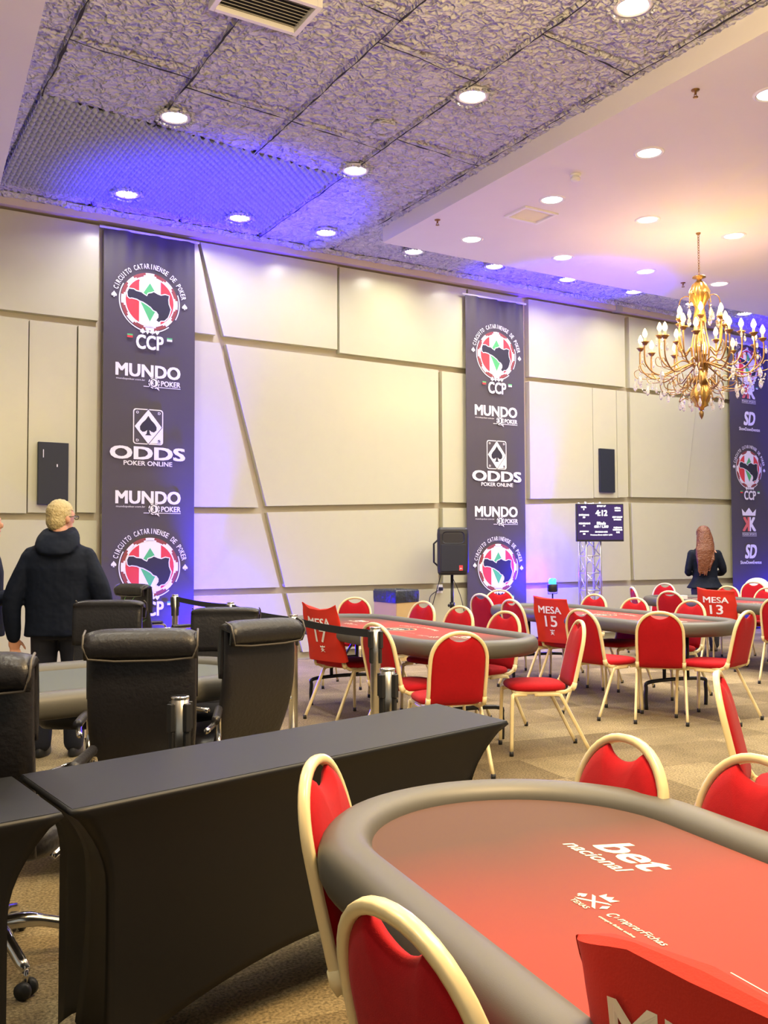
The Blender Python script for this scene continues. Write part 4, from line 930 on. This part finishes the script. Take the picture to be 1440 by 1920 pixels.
# ================================================================== PEOPLE
def remesh(g_, name, mt, vox=.010, sm=4):
    o = g_.obj(name); md = o.modifiers.new('r', 'REMESH'); md.mode = 'VOXEL'; md.voxel_size = vox; md.use_smooth_shade = True
    s_ = o.modifiers.new('s', 'SMOOTH'); s_.factor = .5; s_.iterations = sm
    bpy.context.view_layer.update(); me = bpy.data.meshes.new_from_object(o.evaluated_get(bpy.context.evaluated_depsgraph_get()))
    o.modifiers.clear(); o.data = me; me.materials.clear(); me.materials.append(M[mt]); me.polygons.foreach_set('use_smooth', [True]*len(me.polygons))
    me.polygons.foreach_set('material_index', [0]*len(me.polygons)); return o
def oring(cx_, cy_, z, rx, ry, n=20, e=.8, tilt=0):
    return [V((cx_+rx*math.copysign(abs(cos(q))**e, cos(q)), cy_+ry*math.copysign(abs(sin(q))**e, sin(q)), z+tilt*sin(q)*ry)) for q in [2*pi*i/n for i in range(n)]]
def limb(g_, pts, rs, n=12):
    pts = spline(pts, 4); m_ = len(pts)-1; k = len(rs)-1
    rr = []
    for i in range(m_+1): q = i/m_*k; a = min(int(q), k-1); rr.append(rs[a]+(rs[a+1]-rs[a])*(q-a))
    g_.tube(pts, rr, 'skin', n); g_.ell(pts[0], (rr[0],)*3, 'skin', 10); g_.ell(pts[-1], (rr[-1],)*3, 'skin', 10)
def hand(g_, w0, d, side, palm, curl=.5, s=1.0):
    """w0 wrist, d pointing direction, side = direction of the thumb, palm = palm normal"""
    w0, d, side, palm = V(w0), V(d).normalized(), V(side).normalized(), V(palm).normalized()
    c = w0+d*.045*s
    mm = Matrix((side, d, palm)).transposed(); g_.ell(c, (.040*s, .052*s, .017*s), 'skin', 14, mm); g_.tube([w0-d*.03, w0+d*.02], .024*s, 'skin', 10)
    for i, (o_, L_) in enumerate(((.030, .070), (.011, .078), (-.009, .073), (-.027, .058))):
        p = c+side*o_*s+d*.036*s; a = .25+curl*.4; q = [p]
        for k, f_ in enumerate((.45, .32, .23)): dirn = d*cos(a)+palm*sin(a); p = p+dirn*L_*f_*s; q.append(p); a += curl*.75
        g_.tube(q, [.0085*s, .0082*s, .0076*s, .0066*s], 'skin', 8); g_.ell(q[-1], (.0066*s,)*3, 'skin', 8)
    p = w0+d*.02*s+side*.028*s; q = [p, p+(d*.6+side*.6+palm*.3)*.032*s, p+(d*1.1+side*.62+palm*.55)*.050*s]; g_.tube(q, [.012*s, .0095*s, .008*s], 'skin', 8); g_.ell(q[-1], (.008*s,)*3, 'skin', 8)
def head(g_, c, s=1.0, yaw=0):
    """c: centre of the head, faces +y turned by yaw"""
    mm = Matrix.Rotation(yaw, 3, 'Z'); c = V(c)
    for rz_, rx, ry, oy in (( .0, .074, .094, -.004),): g_.ell(c+V((0, 0, .012*s)), (rx*s, ry*s, .108*s), 'skin', 18, mm)
    g_.ell(c+mm @ V((0, .022*s, -.055*s)), (.055*s, .066*s, .062*s), 'skin', 14, mm)
    g_.ell(c+mm @ V((0, .098*s, -.018*s)), (.012*s, .020*s, .024*s), 'skin', 10, mm); g_.ell(c+mm @ V((0, .088*s, -.058*s)), (.024*s, .010*s, .008*s), 'skin', 10, mm)
    g_.ell(c+mm @ V((0, .080*s, -.092*s)), (.022*s, .016*s, .014*s), 'skin', 10, mm); g_.ell(c+mm @ V((0, .082*s, .025*s)), (.05*s, .014*s, .014*s), 'skin', 10, mm)
    for sd_ in (-1, 1): g_.ell(c+mm @ V((sd_*.078*s, -.004*s, -.012*s)), (.010*s, .020*s, .032*s), 'skin', 10, mm)
def eyes(c, s, yaw, par, glasses=False):
    mm = Matrix.Rotation(yaw, 3, 'Z'); c = V(c); b = G()
    for sd_ in (-1, 1): b.ell(c+mm @ V((sd_*.030*s, .086*s, .006*s)), (.012*s, .007*s, .006*s), 'paper', 8, mm).ell(c+mm @ V((sd_*.030*s, .092*s, .006*s)), (.005*s, .003*s, .005*s), 'black', 8, mm)
    b.obj('eyes', par)
    if glasses:
        b = G()
        for sd_ in (-1, 1): b.tube([c+mm @ V((sd_*.032*s+.022*s*cos(q), .108*s, .004*s+.016*s*sin(q))) for q in [2*pi*i/14 for i in range(14)]], .0022, 'plastic', 6, closed=True); b.tube([c+mm @ V((sd_*.054*s, .106*s, .008*s)), c+mm @ V((sd_*.082*s, .05*s, .008*s)), c+mm @ V((sd_*.085*s, -.005*s, .004*s))], .003, 'plastic', 6)
        b.tube([c+mm @ V((-.01*s, .110*s, .006*s)), c+mm @ V((.01*s, .110*s, .006*s))], .002, 'plastic', 6); b.obj('glasses', par)
def person(label, loc, rz, H_, male, arms, hair, yaw=0, top='coat', legs='jeans', hood=False, flare=0, glasses=False):
    s = H_/1.75; t = thing('person', label, 'person', loc, rz)
    sh, ns = (.205, 1.45) if male else (.175, 1.43)
    g_ = G(); hc = V((0, .035, 1.635))*s; head(g_, hc, s, yaw); limb(g_, [V((0, -.005, 1.42))*s, V((0, .012, 1.55))*s], [.062*s, .056*s])
    g_.loft([oring(0, 0, z*s, rx*s, ry*s) for z, rx, ry in ((.86, .15, .11), (.95, .165, .12), (1.08, .145, .105), (1.25, .165, .115), (1.38, .18, .10), (1.46, .10, .07))], 'skin')
    for sd_ in (-1, 1): limb(g_, [V((sd_*.09, 0, .90))*s, V((sd_*.10, .015, .50))*s, V((sd_*.105, -.01, .09))*s], [.085*s, .058*s, .038*s]); g_.ell(V((sd_*.11, .05, .045))*s, (.042*s, .115*s, .04*s), 'skin')
    for (S0, E, W_, d, th, pm, cu) in arms:
        limb(g_, [V(S0)*s, V(E)*s, V(W_)*s], [.048*s, .040*s, .026*s]); hand(g_, V(W_)*s, d, th, pm, cu, s*1.05)
    body = remesh(g_, 'body', 'skin', .0075, 3); body.parent = t
    j = G(); hem = .82 if male else .88
    secs = [(hem, .225+flare, .165+flare*.6), (hem+.10, .215+flare*.6, .160+flare*.3), (1.02, .22+flare*.1, .150), (1.15, .225, .150), (1.28, .235, .150), (1.37, .215, .130), (1.44, .165, .105), (1.475, .085, .08)] if male else [(hem, .225+flare, .17+flare), (hem+.08, .20, .15), (1.03, .165, .125), (1.15, .165, .125), (1.28, .180, .13), (1.37, .175, .115), (1.43, .13, .09), (1.46, .07, .07)]
    j.loft([oring(0, -.005*s, z*s, rx*s, ry*s, 28, .85) for z, rx, ry in secs], 'skin')
    for (S0, E, W_, d, th, pm, cu) in arms:
        W2 = V(W_)*s+(V(E)-V(W_)).normalized()*.005; limb(j, [V(S0)*s, V(E)*s, W2], [.080*s if male else .062*s, .070*s if male else .052*s, .048*s if male else .038*s], 14)
    if hood: j.loft([oring(0, cy_*s, z*s, rx*s, ry*s, 24, .9, tl) for z, rx, ry, cy_, tl in ((1.36, .05, .03, -.115, .2), (1.40, .125, .07, -.11, .3), (1.45, .150, .105, -.065, .4), (1.50, .140, .110, -.035, .45), (1.545, .110, .095, -.01, .4), (1.55, .085, .075, .0, .3))], 'skin')
    else: j.loft([oring(0, 0, z*s, rx*s, ry*s) for z, rx, ry in ((1.40, .12, .09), (1.50, .068, .07))], 'skin')
    jk = remesh(j, 'jacket', top, .010, 4); jk.parent = t
    # folds
    for v in jk.data.vertices: c = v.co; a = noise.noise(V((c.x*5, c.y*4, c.z*3.2-c.x*4)))*.011; v.co = c+v.normal*a
    l_ = G()
    l_.loft([oring(0, 0, z*s, rx*s, ry*s) for z, rx, ry in ((.80, .175, .125), (.92, .175, .130), (1.0, .165, .12))], 'skin')
    for sd_ in (-1, 1): limb(l_, [V((sd_*.09, 0, .86))*s, V((sd_*.105, .015, .50))*s, V((sd_*.108, -.01, .09))*s], [.102*s, .080*s, .068*s])
    tr = remesh(l_, 'trousers', legs, .011, 3); tr.parent = t
    for sd_ in (-1, 1): b = G(); b.loft([[V((sd_*.11*s+.048*s*k*cos(q), .055*s+.135*s*k*sin(q), z)) for q in [2*pi*i/18 for i in range(18)]] for k, z in ((.95, 0), (1, .015), (.97, .05), (.75, .09), (.4, .11))], 'shoe'); b.obj('shoe', t)
    hr = G(); mm = Matrix.Rotation(yaw, 3, 'Z')
    if hair != 'auburn':
        hr.ell(hc+mm @ V((0, -.012*s, .030*s)), (.083*s, .100*s, .100*s), 'skin', 18, mm); hr.ell(hc+mm @ V((0, -.040*s, -.020*s)), (.075*s, .070*s, .085*s), 'skin', 16, mm)
    else:
        hr.ell(hc+mm @ V((0, -.014*s, .020*s)), (.100*s, .106*s, .110*s), 'skin', 18, mm)
        hr.loft([[p+V((0, 0, 0)) for p in oring(x*s, y*s, z*s, rx*s, ry*s, 18, .9)] for z, rx, ry, x, y in ((1.08, .03, .015, -.05, -.165), (1.18, .075, .030, -.045, -.165), (1.30, .110, .045, -.03, -.150), (1.42, .128, .060, -.012, -.120), (1.50, .122, .075, 0, -.075), (1.60, .108, .088, 0, -.030), (1.70, .08, .08, 0, 0))], 'skin')
        random.seed(11)
        for k in range(16): x = (-.11+.22*random.random())*s; e = (1.05+.14*random.random())*s; hr.tube([V((x*.9, -.12*s, 1.42*s)), V((x-.012, -.178*s, 1.28*s)), V((x*.75-.04, -.182*s, e))], [.02*s, .016*s, .008*s], 'skin', 6)
    h_ = remesh(hr, 'hair', hair, .008, 2); h_.parent = t
    # cut the hair away from the face side
    bm = bmesh.new(); bm.from_mesh(h_.data); inv = mm.transposed()
    dele = [v for v in bm.verts if (lambda q: q.y > .035*s and q.z < .045*s and q.z > -.25*s)(inv @ (v.co-hc))]
    bmesh.ops.delete(bm, geom=dele, context='VERTS'); bm.to_mesh(h_.data); bm.free()
    for v in h_.data.vertices: v.co = v.co+v.normal*(.004*noise.noise(v.co*70)+.003*noise.noise(V((v.co.x*120, v.co.y*120, v.co.z*10))))
    eyes(hc, s, yaw, t, glasses); return t
DN = (0, 0, -1)
person('man with short blond hair and glasses in a navy hooded jacket, seen from behind', (1.43, 6.77, 0), R(66-90), 1.755, True,
       [((-.175, -.01, 1.355), (-.295, -.05, 1.08), (-.30, .0, .81), (.08, .12, -1), (.85, .5, 0), (.5, -.85, 0), .75), ((.175, -.01, 1.355), (.295, -.04, 1.09), (.30, .12, .86), (-.1, .6, -1), (0, .6, .6), (-1, 0, 0), .5)], 'blond', R(-38), hood=True, glasses=True)
person('person in a dark jacket cut off by the left picture edge, hands held together', (.985, 7.2, 0), R(-20-90), 1.72, True,
       [((-.205, -.01, 1.37), (-.27, .02, 1.10), (-.08, .26, 1.10), (1, .25, .1), (0, .3, 1), (0, -1, 0), .7), ((.205, -.01, 1.37), (.27, .02, 1.10), (.08, .27, 1.12), (-1, .2, .1), (0, .3, 1), (0, -1, 0), .7)], 'dhair', 0)
person('woman with long auburn hair and black jacket seen from behind by the farthest table', (10.55, 8.95, 0), R(50-90), 1.72, False,
       [((-.175, -.01, 1.36), (-.235, -.02, 1.10), (-.13, .22, 1.12), (.6, .7, .1), (0, .2, 1), (1, -.5, 0), .6), ((.175, -.01, 1.36), (.25, .02, 1.12), (.16, .26, 1.08), (-.5, .8, .1), (0, .2, 1), (-1, -.5, 0), .6)], 'auburn', R(-22), legs='patt', flare=.03)
